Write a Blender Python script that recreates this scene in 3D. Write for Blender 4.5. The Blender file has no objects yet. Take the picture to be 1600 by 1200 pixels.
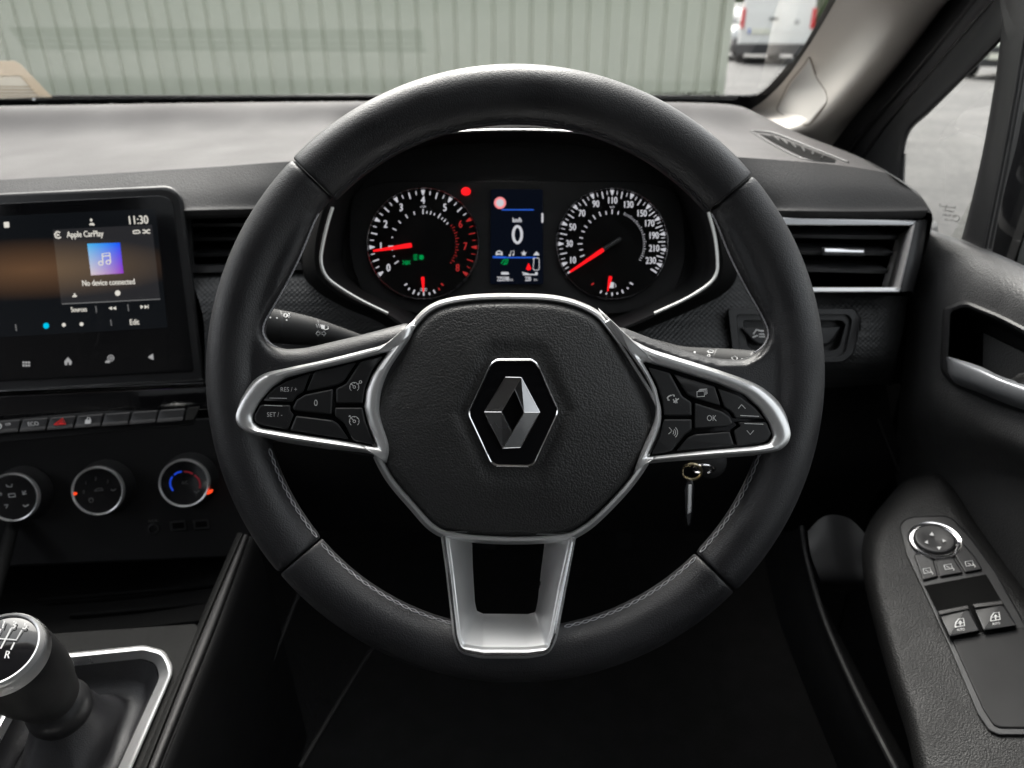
import bpy, math, random
from mathutils import Vector, Matrix
from mathutils.bvhtree import BVHTree
R = math.radians
PI = math.pi
random.seed(7)
sc = bpy.context.scene
# ------------------------------------------------------------------ camera
FPX = 1142.0          # focal length in pixels of a 1600 px wide picture
PITCH = R(26.5)
CAM = Vector((0, 0, 1.05))
cd = bpy.data.cameras.new('camera')
cam = bpy.data.objects.new('camera', cd)
sc.collection.objects.link(cam)
cam.location = CAM
cam.rotation_euler = (PI / 2 - PITCH, 0, 0)
cd.sensor_width = 36
cd.lens = 36 * FPX / 1600
cd.clip_start = 0.02
cd.clip_end = 600
cd.dof.use_dof = True
cd.dof.focus_distance = 0.445
cd.dof.aperture_fstop = 8.5
sc.camera = cam
# ------------------------------------------------------------------ world, sun, exposure
SUN_EL, SUN_AZ = R(46), R(-12)
w = bpy.data.worlds.new('World')
sc.world = w
w.use_nodes = True
nt = w.node_tree
nt.nodes.clear()
sky = nt.nodes.new('ShaderNodeTexSky')
sky.sky_type = 'NISHITA'
sky.sun_disc = False
sky.sun_elevation = SUN_EL
sky.sun_rotation = SUN_AZ
sky.dust_density = 6
sky.air_density = 1.2
sky.ozone_density = 0.5
hsv = nt.nodes.new('ShaderNodeHueSaturation')
hsv.inputs['Saturation'].default_value = 0.22
bg = nt.nodes.new('ShaderNodeBackground')
bg.inputs['Strength'].default_value = 0.15
wo = nt.nodes.new('ShaderNodeOutputWorld')
nt.links.new(sky.outputs[0], hsv.inputs['Color'])
nt.links.new(hsv.outputs[0], bg.inputs[0])
nt.links.new(bg.outputs[0], wo.inputs[0])
sd = bpy.data.lights.new('sun', 'SUN')
sd.energy = 1.0
sd.angle = R(55)
sd.color = (1, 0.955, 0.93)
so = bpy.data.objects.new('sun', sd)
sc.collection.objects.link(so)
dv = Vector((math.sin(SUN_AZ) * math.cos(SUN_EL), math.cos(SUN_AZ) * math.cos(SUN_EL), math.sin(SUN_EL)))
so.rotation_euler = dv.to_track_quat('Z', 'Y').to_euler()
sc.view_settings.view_transform = 'Standard'
sc.view_settings.look = 'None'
sc.view_settings.exposure = 2.1
EK = 0.34                  # lamps and screens, set against the exposure
sc.view_settings.gamma = 1
sc.cycles.use_denoising = True
sc.cycles.max_bounces = 8
sc.cycles.transparent_max_bounces = 12
sc.cycles.sample_clamp_indirect = 4

# ------------------------------------------------------------------ picture geometry helpers
FW = Vector((0, math.cos(PITCH), -math.sin(PITCH)))
UP = Vector((0, math.sin(PITCH), math.cos(PITCH)))
RX = Vector((1, 0, 0))
def ray(px, py):
    return FW + RX * ((px - 800) / FPX) + UP * ((600 - py) / FPX)
def U(px, py, d): return CAM + ray(px, py) * d
def UY(px, py, y):
    r = ray(px, py); return CAM + r * (y / r.y)
def UX(px, py, x):
    r = ray(px, py); return CAM + r * (x / r.x)
class Pl:
    def __init__(s, P0, N): s.P = Vector(P0); s.N = Vector(N).normalized()
    def hit(s, px, py, h=0.0):
        r = ray(px, py)
        t = ((s.P + s.N * h - CAM).dot(s.N)) / r.dot(s.N)
        return CAM + r * t
class Dp:                       # plane square to the line of sight at a depth, e.g. the wheel's plane
    def __init__(s, d): s.d = d
    def hit(s, px, py, h=0.0): return U(px, py, s.d - h)
class Sf:                       # an already built surface
    def __init__(s, V, F, back=None):
        s.t = BVHTree.FromPolygons([tuple(v) for v in V], F); s.b = back
    def hit(s, px, py, h=0.0):
        r = ray(px, py).normalized()
        loc, n, i, d = s.t.ray_cast(CAM, r)
        if loc is None: return s.b.hit(px, py, h)
        return loc - r * h

# ------------------------------------------------------------------ objects
C = sc.collection
def link(o): C.objects.link(o); return o
def thing(name, label, cat, loc, group=None, kind=None):
    o = bpy.data.objects.new(name, None); link(o)
    o.location = loc; o.empty_display_size = 0.05
    o['label'] = label; o['category'] = cat
    if group: o['group'] = group
    if kind: o['kind'] = kind
    return o
def tag(o, label, cat, group=None, kind=None):
    o['label'] = label; o['category'] = cat
    if group: o['group'] = group
    if kind: o['kind'] = kind
    return o
def obj(name, VF, mat, parent=None, smooth=True, label=None, kind=None, auto=None):
    V, F = VF
    me = bpy.data.meshes.new(name)
    me.from_pydata([tuple(v) for v in V], [], [tuple(f) for f in F])
    if me.validate(): print('BADMESH', name)
    me.update()
    if mat: me.materials.append(mat)
    if smooth:
        me.polygons.foreach_set('use_smooth', [True] * len(me.polygons))
        if auto is not False:
            try: me.set_sharp_from_angle(angle=R(auto or 42))
            except Exception: pass
    if smooth:
        for p in me.polygons:
            if p.loop_total > 6: p.use_smooth = False
    o = bpy.data.objects.new(name, me); link(o)
    if parent is not None:
        o.parent = parent
        if parent.type == 'EMPTY':
            o.matrix_parent_inverse = Matrix.Translation(parent.location).inverted() if parent.rotation_euler.z == 0 else (Matrix.Translation(parent.location) @ parent.rotation_euler.to_matrix().to_4x4()).inverted()
    if label: o['label'] = label
    if kind: o['kind'] = kind
    elif any(k in name for k in ('print', 'symbol', 'lettering', 'display_text', 'marks', 'pattern', 'arrows', 'divider_lines', 'blue_lines', 'bright_edges', '_lines')): o['kind'] = 'stuff'
    return o
class MB:
    def __init__(s): s.V = []; s.F = []
    def add(s, VF):
        n = len(s.V); s.V += [Vector(v) for v in VF[0]]; s.F += [tuple(i + n for i in f) for f in VF[1]]; return s
    def get(s): return (s.V, s.F)
    def build(s, name, mat, parent=None, **k): return obj(name, (s.V, s.F), mat, parent, **k)

# 2-D outlines
def cr(P, n=8, closed=True):
    m = len(P); out = []
    D = len(P[0])
    for i in range(m if closed else m - 1):
        if closed: a, b, c, d = P[(i - 1) % m], P[i], P[(i + 1) % m], P[(i + 2) % m]
        else: a, b, c, d = P[max(i - 1, 0)], P[i], P[i + 1], P[min(i + 2, m - 1)]
        for k in range(n):
            t = k / n
            out.append(tuple(0.5 * ((2 * b[j]) + (-a[j] + c[j]) * t + (2 * a[j] - 5 * b[j] + 4 * c[j] - d[j]) * t * t + (-a[j] + 3 * b[j] - 3 * c[j] + d[j]) * t ** 3) for j in range(D)))
    if not closed: out.append(tuple(P[-1]))
    return out
def rnd(P, r, k=4):
    m = len(P); out = []
    for i in range(m):
        a, b, c = P[i - 1], P[i], P[(i + 1) % m]
        rr = r[i] if isinstance(r, (list, tuple)) else r
        la = math.hypot(a[0] - b[0], a[1] - b[1]); lc = math.hypot(c[0] - b[0], c[1] - b[1])
        q = min(rr, la * .48, lc * .48)
        if q < 0.0005: out.append(tuple(b)); continue
        p0 = (b[0] + (a[0] - b[0]) * q / la, b[1] + (a[1] - b[1]) * q / la)
        p2 = (b[0] + (c[0] - b[0]) * q / lc, b[1] + (c[1] - b[1]) * q / lc)
        for j in range(k + 1):
            t = j / k
            out.append(tuple((1 - t) ** 2 * p0[z] + 2 * t * (1 - t) * b[z] + t * t * p2[z] for z in (0, 1)))
    return out
def rs(P, n, closed=True, start=None):
    P = [tuple(p) for p in P]
    if start is not None:
        i = min(range(len(P)), key=lambda i: (P[i][0] - start[0]) ** 2 + (P[i][1] - start[1]) ** 2)
        P = P[i:] + P[:i]
    Q = P + [P[0]] if closed else P
    L = [0]
    for a, b in zip(Q, Q[1:]): L.append(L[-1] + math.dist(a, b))
    out = []; j = 0
    for i in range(n):
        s = L[-1] * i / (n if closed else n - 1)
        while j < len(L) - 2 and L[j + 1] < s: j += 1
        t = (s - L[j]) / max(L[j + 1] - L[j], 1e-9)
        out.append(tuple(Q[j][z] + (Q[j + 1][z] - Q[j][z]) * t for z in range(len(Q[0]))))
    return out
def area(P): return sum(P[i - 1][0] * P[i][1] - P[i][0] * P[i - 1][1] for i in range(len(P))) / 2
def ccw(P): return list(P) if area(P) < 0 else list(reversed(P))   # image y is down
def off(P, d):          # shrink an outline by d px (d > 0 inwards)
    m = len(P); out = []; s = -1 if area(P) < 0 else 1
    for i in range(m):
        a, b, c = P[i - 1], P[i], P[(i + 1) % m]
        e1 = (b[0] - a[0], b[1] - a[1]); e2 = (c[0] - b[0], c[1] - b[1])
        l1 = math.hypot(*e1) or 1; l2 = math.hypot(*e2) or 1
        n1 = (-e1[1] / l1, e1[0] / l1); n2 = (-e2[1] / l2, e2[0] / l2)
        nx, ny = n1[0] + n2[0], n1[1] + n2[1]; l = math.hypot(nx, ny) or 1
        nx /= l; ny /= l
        k = 1 / max(nx * n1[0] + ny * n1[1], .28)
        out.append((b[0] + s * nx * d * k, b[1] + s * ny * d * k))
    if d > 0:                    # fold-overs in tight corners collapse on their nearest sound neighbour
        def dist(p):
            best = 1e9
            for i in range(m):
                a, b = P[i - 1], P[i]; ex, ey = b[0] - a[0], b[1] - a[1]; l = ex * ex + ey * ey or 1e-9
                t = min(1, max(0, ((p[0] - a[0]) * ex + (p[1] - a[1]) * ey) / l))
                best = min(best, (p[0] - a[0] - ex * t) ** 2 + (p[1] - a[1] - ey * t) ** 2)
            return best ** .5
        ok = [dist(p) >= d * .88 for p in out]
        if any(ok) and not all(ok):
            new = list(out)
            for i in range(m):
                if not ok[i]:
                    for k in range(1, m):
                        if ok[(i + k) % m]: new[i] = out[(i + k) % m]; break
                        if ok[(i - k) % m]: new[i] = out[(i - k) % m]; break
            out = new
    return out
def inside(p, P):
    x, y = p; c = False
    for i in range(len(P)):
        x1, y1 = P[i - 1]; x2, y2 = P[i]
        if (y1 > y) != (y2 > y) and x < (x2 - x1) * (y - y1) / (y2 - y1) + x1: c = not c
    return c
def loft(loops, closed=True, cap0=False, cap1=False):
    n = len(loops[0]); V = [v for l in loops for v in l]; F = []
    for i in range(len(loops) - 1):
        for j in range(n if closed else n - 1):
            k = (j + 1) % n
            F.append((i * n + j, i * n + k, (i + 1) * n + k, (i + 1) * n + j))
    if cap0: F.append(tuple(range(n - 1, -1, -1)))
    if cap1: F.append(tuple((len(loops) - 1) * n + j for j in range(n)))
    return V, F
def plate(sf, P, h0, h1, bev=1.2, cap0=True):
    P = ccw(P)
    bz = min(abs(h1 - h0) * .8, bev * 0.0004)
    L = [[sf.hit(x, y, h0) for x, y in P], [sf.hit(x, y, h1 - bz) for x, y in P]]
    a = off(P, bev * .35); b = off(P, bev)
    L.append([sf.hit(x, y, h1 - bz * .3) for x, y in a])
    L.append([sf.hit(x, y, h1) for x, y in b])
    return loft(L, True, cap0, True)
def bandf(sf, A, B, prof, n=160, start=None):
    A = rs(ccw(A), n, True, start); B = rs(ccw(B), n, True, start)
    L = []
    for s, h in prof:
        L.append([sf.hit(a[0] + (b[0] - a[0]) * s, a[1] + (b[1] - a[1]) * s, h) for a, b in zip(A, B)])
    return loft(L)
def tube(P, r, n=10, closed=False, caps=True, up=None, flat=1.0):
    P = [Vector(p) for p in P]; m = len(P)
    rr = r if isinstance(r, (list, tuple)) else [r] * m
    L = []; pn = None
    for i in range(m):
        if closed: t = P[(i + 1) % m] - P[i - 1]
        else: t = P[min(i + 1, m - 1)] - P[max(i - 1, 0)]
        t.normalize()
        if pn is None:
            u = Vector(up) if up is not None else (Vector((0, 0, 1)) if abs(t.z) < .9 else Vector((0, 1, 0)))
        else: u = pn
        u = (u - t * u.dot(t)).normalized(); v = t.cross(u); pn = u
        L.append([P[i] + u * math.cos(a) * rr[i] * flat + v * math.sin(a) * rr[i] for a in [2 * PI * k / n for k in range(n)]])
    if closed: L.append(L[0])
    return loft(L, True, caps and not closed, caps and not closed)
def grid(rows, nu=6, nv=6, cut=None, px=False):
    # rows: list of rows of 3-D points, smoothed both ways
    a = [cr([tuple(p) for p in r], nu, False) for r in rows]
    cols = [cr([a[i][j] for i in range(len(a))], nv, False) for j in range(len(a[0]))]
    nvv = len(cols[0]); nuu = len(cols)
    V = [Vector(cols[j][i]) for i in range(nvv) for j in range(nuu)]
    F = []
    for i in range(nvv - 1):
        for j in range(nuu - 1):
            f = (i * nuu + j, (i + 1) * nuu + j, (i + 1) * nuu + j + 1, i * nuu + j + 1)
            if cut:
                c = (V[f[0]] + V[f[1]] + V[f[2]] + V[f[3]]) / 4
                p = topx(c)
                if any(inside(p, q) for q in cut): continue
            F.append(f)
    return V, F
def topx(c):
    q = c - CAM; d = q.dot(FW)
    return (800 + q.x / d * FPX, 600 - q.dot(UP) / d * FPX)
def lathe(P0, ax, prof, n=48, ref=None):
    ax = Vector(ax).normalized(); P0 = Vector(P0)
    u = Vector(ref) if ref is not None else Vector((0, 0, 1))
    u = (u - ax * u.dot(ax)).normalized(); v = ax.cross(u)
    L = [[P0 + ax * z + (u * math.cos(a) + v * math.sin(a)) * r for a in [2 * PI * k / n for k in range(n)]] for r, z in prof]
    return loft(L, True, prof[0][0] > 1e-4, prof[-1][0] > 1e-4)
def box(c, s, rot=0):
    x, y, z = s[0] / 2, s[1] / 2, s[2] / 2; cs, sn = math.cos(rot), math.sin(rot)
    V = []
    for k in (-1, 1):
        for a, b in ((-1, -1), (1, -1), (1, 1), (-1, 1)):
            X, Y = a * x, b * y
            V.append(Vector((c[0] + X * cs - Y * sn, c[1] + X * sn + Y * cs, c[2] + k * z)))
    return V, [(3, 2, 1, 0), (4, 5, 6, 7), (0, 1, 5, 4), (1, 2, 6, 5), (2, 3, 7, 6), (3, 0, 4, 7)]
_tc = {}
def textgeo(s):
    if s not in _tc:
        cu = bpy.data.curves.new('t', 'FONT'); cu.body = s; cu.size = 1; cu.extrude = 0.0
        cu.align_x = 'CENTER'; cu.align_y = 'CENTER'; cu.resolution_u = 3
        o = bpy.data.objects.new('t', cu); C.objects.link(o)
        bpy.context.view_layer.update()
        me = bpy.data.meshes.new_from_object(o.evaluated_get(bpy.context.evaluated_depsgraph_get()))
        V = [tuple(v.co) for v in me.vertices]; F = [tuple(p.vertices) for p in me.polygons]
        bpy.data.objects.remove(o); bpy.data.curves.remove(cu); bpy.data.meshes.remove(me)
        ys = [v[1] for v in V]
        _tc[s] = (V, F)
    return _tc[s]
def text(mb, sf, s, px, py, cap, h=0.0004, dx=(1, 0), up=(0, -1), xs=0.85, bold=0):
    V, F = textgeo(s); k = cap / 0.62
    for o in ([(0, 0)] if not bold else [(-bold, 0), (bold, 0), (0, bold * .6)]):
        mb.add(([sf.hit(px + o[0] + (v[0] * xs * dx[0] + v[1] * up[0]) * k, py + o[1] + (v[0] * xs * dx[1] + v[1] * up[1]) * k, h + abs(o[0]) * 1e-5) for v in V], F))
def strokes(mb, sf, lines, wpx, h=0.0004):
    for L in lines:
        P = [sf.hit(x, y, h) for x, y in L]
        d = (P[0] - CAM).length
        n = (CAM - P[0]).normalized()
        mb.add(tube(P, wpx * d / FPX / 2, 6, False, True, up=n, flat=.3))
def arc(cx, cy, r, a0, a1, n=16, ry=None):
    ry = ry or r
    return [(cx + r * math.cos(R(a0 + (a1 - a0) * i / n)), cy - ry * math.sin(R(a0 + (a1 - a0) * i / n))) for i in range(n + 1)]
def flat(mb, sf, P, h=0.0004):
    P = ccw(P); mb.add(([sf.hit(x, y, h) for x, y in P], [tuple(range(len(P)))]))

# ------------------------------------------------------------------ materials
def mat(name, col, rough=.5, metal=0, bump=None, emit=None, spec=.5, coat=0, var=0.0, vscale=30):
    m = bpy.data.materials.new(name); m.use_nodes = True
    n = m.node_tree; b = n.nodes['Principled BSDF']
    b.inputs['Base Color'].default_value = (*col, 1)
    b.inputs['Roughness'].default_value = rough
    b.inputs['Metallic'].default_value = metal
    b.inputs['Specular IOR Level'].default_value = spec
    b.inputs['Coat Weight'].default_value = coat
    if emit:
        b.inputs['Emission Color'].default_value = (*emit[0], 1); b.inputs['Emission Strength'].default_value = emit[1]
    tc = n.nodes.new('ShaderNodeTexCoord')
    if var or rough > 0:
        nz = n.nodes.new('ShaderNodeTexNoise'); nz.inputs['Scale'].default_value = vscale; nz.inputs['Detail'].default_value = 6
        n.links.new(tc.outputs['Object'], nz.inputs['Vector'])
        mr = n.nodes.new('ShaderNodeMapRange')
        mr.inputs['To Min'].default_value = max(rough - .06 - var * .3, 0.02); mr.inputs['To Max'].default_value = rough + .06 + var * .3
        mr.inputs['From Min'].default_value = .3; mr.inputs['From Max'].default_value = .7
        n.links.new(nz.outputs[0], mr.inputs[0]); n.links.new(mr.outputs[0], b.inputs['Roughness'])
        if var:
            mx = n.nodes.new('ShaderNodeMixRGB'); mx.blend_type = 'MIX'
            mx.inputs[1].default_value = (*[c * (1 - var) for c in col], 1); mx.inputs[2].default_value = (*[min(1, c * (1 + var)) for c in col], 1)
            n.links.new(nz.outputs[0], mx.inputs[0]); n.links.new(mx.outputs[0], b.inputs['Base Color'])
    if bump:
        kind, scale, dist = bump[:3]; strength = bump[3] if len(bump) > 3 else .6
        if kind == 'noise':
            t = n.nodes.new('ShaderNodeTexNoise'); t.inputs['Scale'].default_value = scale; t.inputs['Detail'].default_value = 3; out = t.outputs[0]
            n.links.new(tc.outputs['Object'], t.inputs['Vector'])
        elif kind == 'grain':
            nz2 = n.nodes.new('ShaderNodeTexNoise'); nz2.inputs['Scale'].default_value = scale * .6
            n.links.new(tc.outputs['Object'], nz2.inputs['Vector'])
            mv = n.nodes.new('ShaderNodeMixRGB'); mv.blend_type = 'LINEAR_LIGHT'; mv.inputs[0].default_value = .40 / scale
            n.links.new(tc.outputs['Object'], mv.inputs[1]); n.links.new(nz2.outputs['Color'], mv.inputs[2])
            t = n.nodes.new('ShaderNodeTexVoronoi'); t.feature = 'F1'; t.inputs['Scale'].default_value = scale
            n.links.new(mv.outputs[0], t.inputs['Vector'])
            mm = n.nodes.new('ShaderNodeMath'); mm.operation = 'MULTIPLY'; mm.inputs[1].default_value = -1
            n.links.new(t.outputs['Distance'], mm.inputs[0]); out = mm.outputs[0]
        elif kind == 'weave':
            t = n.nodes.new('ShaderNodeTexVoronoi'); t.feature = 'F1'; t.inputs['Scale'].default_value = scale
            t.inputs['Randomness'].default_value = 0
            mp = n.nodes.new('ShaderNodeMapping'); mp.inputs['Rotation'].default_value = (R(20), R(45), 0); mp.inputs['Scale'].default_value = (1, .02, 1.4)
            n.links.new(tc.outputs['Object'], mp.inputs[0]); n.links.new(mp.outputs[0], t.inputs['Vector'])
            mm = n.nodes.new('ShaderNodeMath'); mm.operation = 'MULTIPLY'; mm.inputs[1].default_value = -1
            n.links.new(t.outputs['Distance'], mm.inputs[0]); out = mm.outputs[0]
        bp = n.nodes.new('ShaderNodeBump'); bp.inputs['Distance'].default_value = dist; bp.inputs['Strength'].default_value = strength
        n.links.new(out, bp.inputs['Height']); n.links.new(bp.outputs[0], b.inputs['Normal'])
    return m
def glassmat(name, tint, k=1.0):
    m = bpy.data.materials.new(name); m.use_nodes = True; n = m.node_tree; n.nodes.clear()
    o = n.nodes.new('ShaderNodeOutputMaterial'); tr = n.nodes.new('ShaderNodeBsdfTransparent'); gl = n.nodes.new('ShaderNodeBsdfGlossy')
    tr.inputs[0].default_value = (*tint, 1); gl.inputs['Roughness'].default_value = 0.0
    fr = n.nodes.new('ShaderNodeFresnel'); ge = n.nodes.new('ShaderNodeNewGeometry'); mi = n.nodes.new('ShaderNodeMapRange')
    mi.inputs['To Min'].default_value = 1.45; mi.inputs['To Max'].default_value = 1 / 1.45
    n.links.new(ge.outputs['Backfacing'], mi.inputs[0]); n.links.new(mi.outputs[0], fr.inputs[0])
    mm = n.nodes.new('ShaderNodeMath'); mm.operation = 'MULTIPLY'; mm.inputs[1].default_value = k
    mx = n.nodes.new('ShaderNodeMixShader')
    n.links.new(fr.outputs[0], mm.inputs[0]); n.links.new(mm.outputs[0], mx.inputs[0]); n.links.new(tr.outputs[0], mx.inputs[1]); n.links.new(gl.outputs[0], mx.inputs[2]); n.links.new(mx.outputs[0], o.inputs[0])
    return m
def emat(name, col, s):
    m = bpy.data.materials.new(name); m.use_nodes = True; n = m.node_tree; n.nodes.clear()
    o = n.nodes.new('ShaderNodeOutputMaterial'); e = n.nodes.new('ShaderNodeEmission'); e.inputs[0].default_value = (*col, 1); e.inputs[1].default_value = s * EK
    n.links.new(e.outputs[0], o.inputs[0]); return m
M = {}
M['leather'] = mat('smooth black leather', (.016, .016, .018), .47, bump=('grain', 1100, .00025, .6), var=.3, vscale=22)
M['pad'] = mat('grained black airbag skin', (.027, .027, .027), .48, bump=('grain', 820, .0004, .85), var=.1)
M['dash'] = mat('grained soft dash plastic', (.042, .041, .041), .58, spec=.36, bump=('grain', 700, .0004, .6), var=.1, vscale=12)
M['door'] = mat('grained door plastic', (.045, .045, .046), .50, bump=('grain', 700, .0005, .7), var=.1)
M['weave'] = mat('patterned dash trim', (.030, .031, .032), .45, bump=('weave', 260, .0012, .8))
M['plastic'] = mat('fine black plastic', (.018, .018, .019), .45, bump=('noise', 1800, .0001, .4))
M['matt'] = mat('matt black plastic', (.007, .007, .0075), .6, spec=.3, bump=('noise', 1500, .0001, .3))
M['console'] = mat('speckled console plastic', (.0115, .0115, .011), .65, spec=.12, bump=('noise', 1600, .0003, .6), var=.15, vscale=400)
M['button'] = mat('rubberised black button', (.016, .016, .017), .42, spec=.4)
M['switch'] = mat('semi gloss black switch plastic', (.016, .016, .017), .42, spec=.35)
M['gloss'] = mat('piano black', (.006, .006, .007), .09, coat=.3)
M['void'] = mat('near black flat colour', (.004, .004, .004), .9, spec=.08)  # near black; also puts the shade of openings and recesses into the colour
M['silver'] = mat('satin silver trim', (.80, .80, .80), .33, .72, var=.03)
M['chrome'] = mat('bright chrome', (.85, .85, .86), .10, 1.0)
M['trimline'] = mat('satin binnacle line', (.5, .5, .48), .35, .8)
M['darkchrome'] = mat('dark satin chrome', (.33, .33, .335), .24, 1.0)
M['silverbtn'] = mat('grey slatted metal paint', (.62, .60, .59), .5, .3)
M['beige'] = mat('beige pillar fabric plastic', (.62, .58, .53), .6, bump=('noise', 900, .0003, .4), var=.04)
M['thread'] = mat('grey stitching thread', (.33, .33, .35), .7)
M['stalk'] = mat('matt stalk plastic', (.022, .022, .022), .68, spec=.3)
M['thread_dark'] = mat('black stitching thread', (.04, .04, .045), .8)
M['print'] = mat('white printed symbols', (.62, .62, .62), .5)
M['dimprint'] = mat('faded grey print', (.14, .14, .14), .5)
M['redprint'] = mat('red printed symbol', (.75, .03, .03), .45)
M['red'] = mat('orange red plastic marker', (.80, .06, .02), .4, emit=((1, .06, .01), .25))
M['carpet'] = mat('black carpet', (.008, .008, .008), .95, bump=('noise', 700, .002, 1))
M['fabric'] = mat('dark seat fabric', (.03, .03, .032), .9, bump=('noise', 900, .001, 1))
M['roof'] = mat('pale headlining fabric', (.42, .40, .37), .9)
M['glass'] = glassmat('clear green tinted glass', (.89, .90, .875), 1.8)
M['lens'] = glassmat('clear lens plastic', (.93, .93, .93), .35)
M['frit'] = mat('black glass border paint', (.008, .008, .009), .3)
M['glassprint'] = mat('grey etched glass print', (.06, .06, .055), .5)
M['cream'] = mat('cream card', (.62, .50, .36), .6)
M['card'] = mat('pale paper card', (.72, .66, .55), .6, var=.1)
M['e_white'] = emat('lit white dial print', (.86, .86, .92), .50)
M['e_wdim'] = emat('dim white display text', (.86, .82, .74), .60)
M['e_wfaint'] = emat('faint white display icon', (.8, .8, .8), .30)
M['e_red'] = emat('lit red needle', (1, .01, .015), .9)
M['e_reddim'] = emat('dim red dial print', (.8, .05, .05), .38)
M['e_green'] = emat('lit green indicator', (.0, .45, .10), .45)
M['e_blue'] = emat('lit blue line', (.03, .14, .75), .55)
M['e_cyan'] = emat('cyan page dot', (.0, .5, .75), .75)
M['e_line'] = emat('dim display line', (.5, .5, .5), .22)
M['e_warm'] = emat('lit pink ring', (1, .30, .32), .7)

# ================================================================== OUTSIDE
def noise_ground():
    m = bpy.data.materials.new('asphalt'); m.use_nodes = True; n = m.node_tree; b = n.nodes['Principled BSDF']
    tc = n.nodes.new('ShaderNodeTexCoord')
    a = n.nodes.new('ShaderNodeTexNoise'); a.inputs['Scale'].default_value = 1.3; a.inputs['Detail'].default_value = 8
    g = n.nodes.new('ShaderNodeTexNoise'); g.inputs['Scale'].default_value = 16; g.inputs['Detail'].default_value = 4
    for x in (a, g): n.links.new(tc.outputs['Object'], x.inputs['Vector'])
    ad = n.nodes.new('ShaderNodeMath'); ad.operation = 'ADD'; n.links.new(a.outputs[0], ad.inputs[0]); n.links.new(g.outputs[0], ad.inputs[1])
    rp = n.nodes.new('ShaderNodeValToRGB'); rp.color_ramp.elements[0].position = .42; rp.color_ramp.elements[1].position = .60
    rp.color_ramp.elements[0].color = (.038, .037, .036, 1); rp.color_ramp.elements[1].color = (.080, .078, .074, 1)
    dv2 = n.nodes.new('ShaderNodeMath'); dv2.operation = 'MULTIPLY'; dv2.inputs[1].default_value = .5
    n.links.new(ad.outputs[0], dv2.inputs[0]); n.links.new(dv2.outputs[0], rp.inputs[0]); n.links.new(rp.outputs[0], b.inputs['Base Color'])
    b.inputs['Roughness'].default_value = .85
    return m
o = obj('asphalt_ground', ([(-120, -60, 0), (160, -60, 0), (160, 260, 0), (-120, 260, 0)], [(0, 1, 2, 3)]), noise_ground(), smooth=False, kind='structure')
# metal clad building wall
M['clad'] = mat('weathered pale green steel cladding', (.49, .515, .42), .5, bump=('noise', 9, .0012, .3), var=.12, vscale=1.6)
M['clad_dark'] = mat('dark green grey flashing', (.14, .16, .15), .5)
WY, WX = 5.0, 1.30
wall = thing('metal_clad_building', 'pale green ribbed steel wall of a building right ahead of the windscreen', 'building', (WX, WY, 0))
mb = MB(); pw = 0.3498
for k in range(3):
    x0 = k * pw / 3; w1 = pw / 3
    prof = [(0, 0), (w1 * .74, 0), (w1 * .80, .013), (w1 * .93, .013), (w1 * .985, 0), (w1, 0)]
    for (a, da), (b, db) in zip(prof, prof[1:]):
        mb.add(([(x0 + a, da, .25), (x0 + b, db, .25), (x0 + b, db, 3.3), (x0 + a, da, 3.3)], [(0, 1, 2, 3)]))
panel0 = mb.build('cladding_panel', M['clad'], wall, smooth=False)
panel0.location = (WX - pw, WY, 0)
for i in range(1, 26):
    c = panel0.copy(); C.objects.link(c); c.location = (WX - pw * (i + 1), WY + (0.002 if i % 2 else 0), 0)
mb = MB(); mb.add(box((WX + .02, WY + .02, 1.65), (.05, .1, 3.3))); mb.add(box((WX + .035, WY + 4, 1.65), (.02, 8, 3.3)))
mb.build('corner_flashing', M['clad'], wall, smooth=False)
obj('concrete_plinth', box((WX - 4.6, WY + .12, .125), (9.2, .16, .25)), mat('concrete', (.3, .3, .28), .8, var=.1), wall, smooth=False)
obj('roof', box((WX - 4.6, WY + 4, 3.36), (9.4, 8.3, .12)), M['clad_dark'], wall, smooth=False)

# vehicles outside
M['whitepaint'] = mat('white van paint', (.80, .80, .78), .25, coat=.5)
M['blackplast'] = mat('black bumper plastic', (.03, .03, .032), .6)
M['tyre'] = mat('tyre rubber', (.02, .02, .02), .85)
M['rim'] = mat('alloy rim', (.45, .45, .45), .35, .9)
M['autoglass'] = mat('dark vehicle glass', (.03, .035, .035), .06, spec=.8)
M['lampred'] = mat('red lamp plastic', (.65, .03, .04), .2)
M['greypaint'] = mat('dark grey car paint', (.03, .028, .03), .3, 0, coat=.3)
M['palepaint'] = mat('pale car paint', (.62, .66, .58), .2, coat=.6)
M['lampclear'] = mat('headlamp plastic', (.6, .62, .64), .08)
M['plate'] = mat('number plate white', (.72, .72, .62), .5)
M['euroblue'] = mat('number plate blue', (.05, .12, .55), .5)
def sect(hw0, hw1, z0, z1, r=.12, n=4):
    P = [(-hw0, z0), (hw0, z0), (hw1, z1), (-hw1, z1)]
    return rnd(P, [r * .5, r * .5, r, r], n)
def body(st, rt, O):
    L = []
    for (y, a, b, z0, z1, r) in st: L.append([O + rt @ Vector((p[0], y, p[1])) for p in sect(a, b, z0, z1, r)])
    return loft(L, True, True, True)
def rotz(VF, rt, O): return ([O + rt @ Vector(v) for v in VF[0]], VF[1])
def wheels(t, rt, O, xs, ys, r):
    for x in xs:
        for y in ys:
            s = 1 if x > 0 else -1
            tp = lathe((x, y, r), (s, 0, 0), [(r * .62, -.1), (r * .95, -.1), (r, -.07), (r, .07), (r * .95, .1), (r * .64, .1)], 28)
            ty = obj('wheel', rotz(tp, rt, O), M['tyre'], t)
            obj('rim', rotz(lathe((x, y, r), (s, 0, 0), [(.0, .07), (r * .2, .09), (r * .3, .05), (r * .6, .07), (r * .66, .1), (r * .66, .06)], 20), rt, O), M['rim'], ty)
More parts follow.
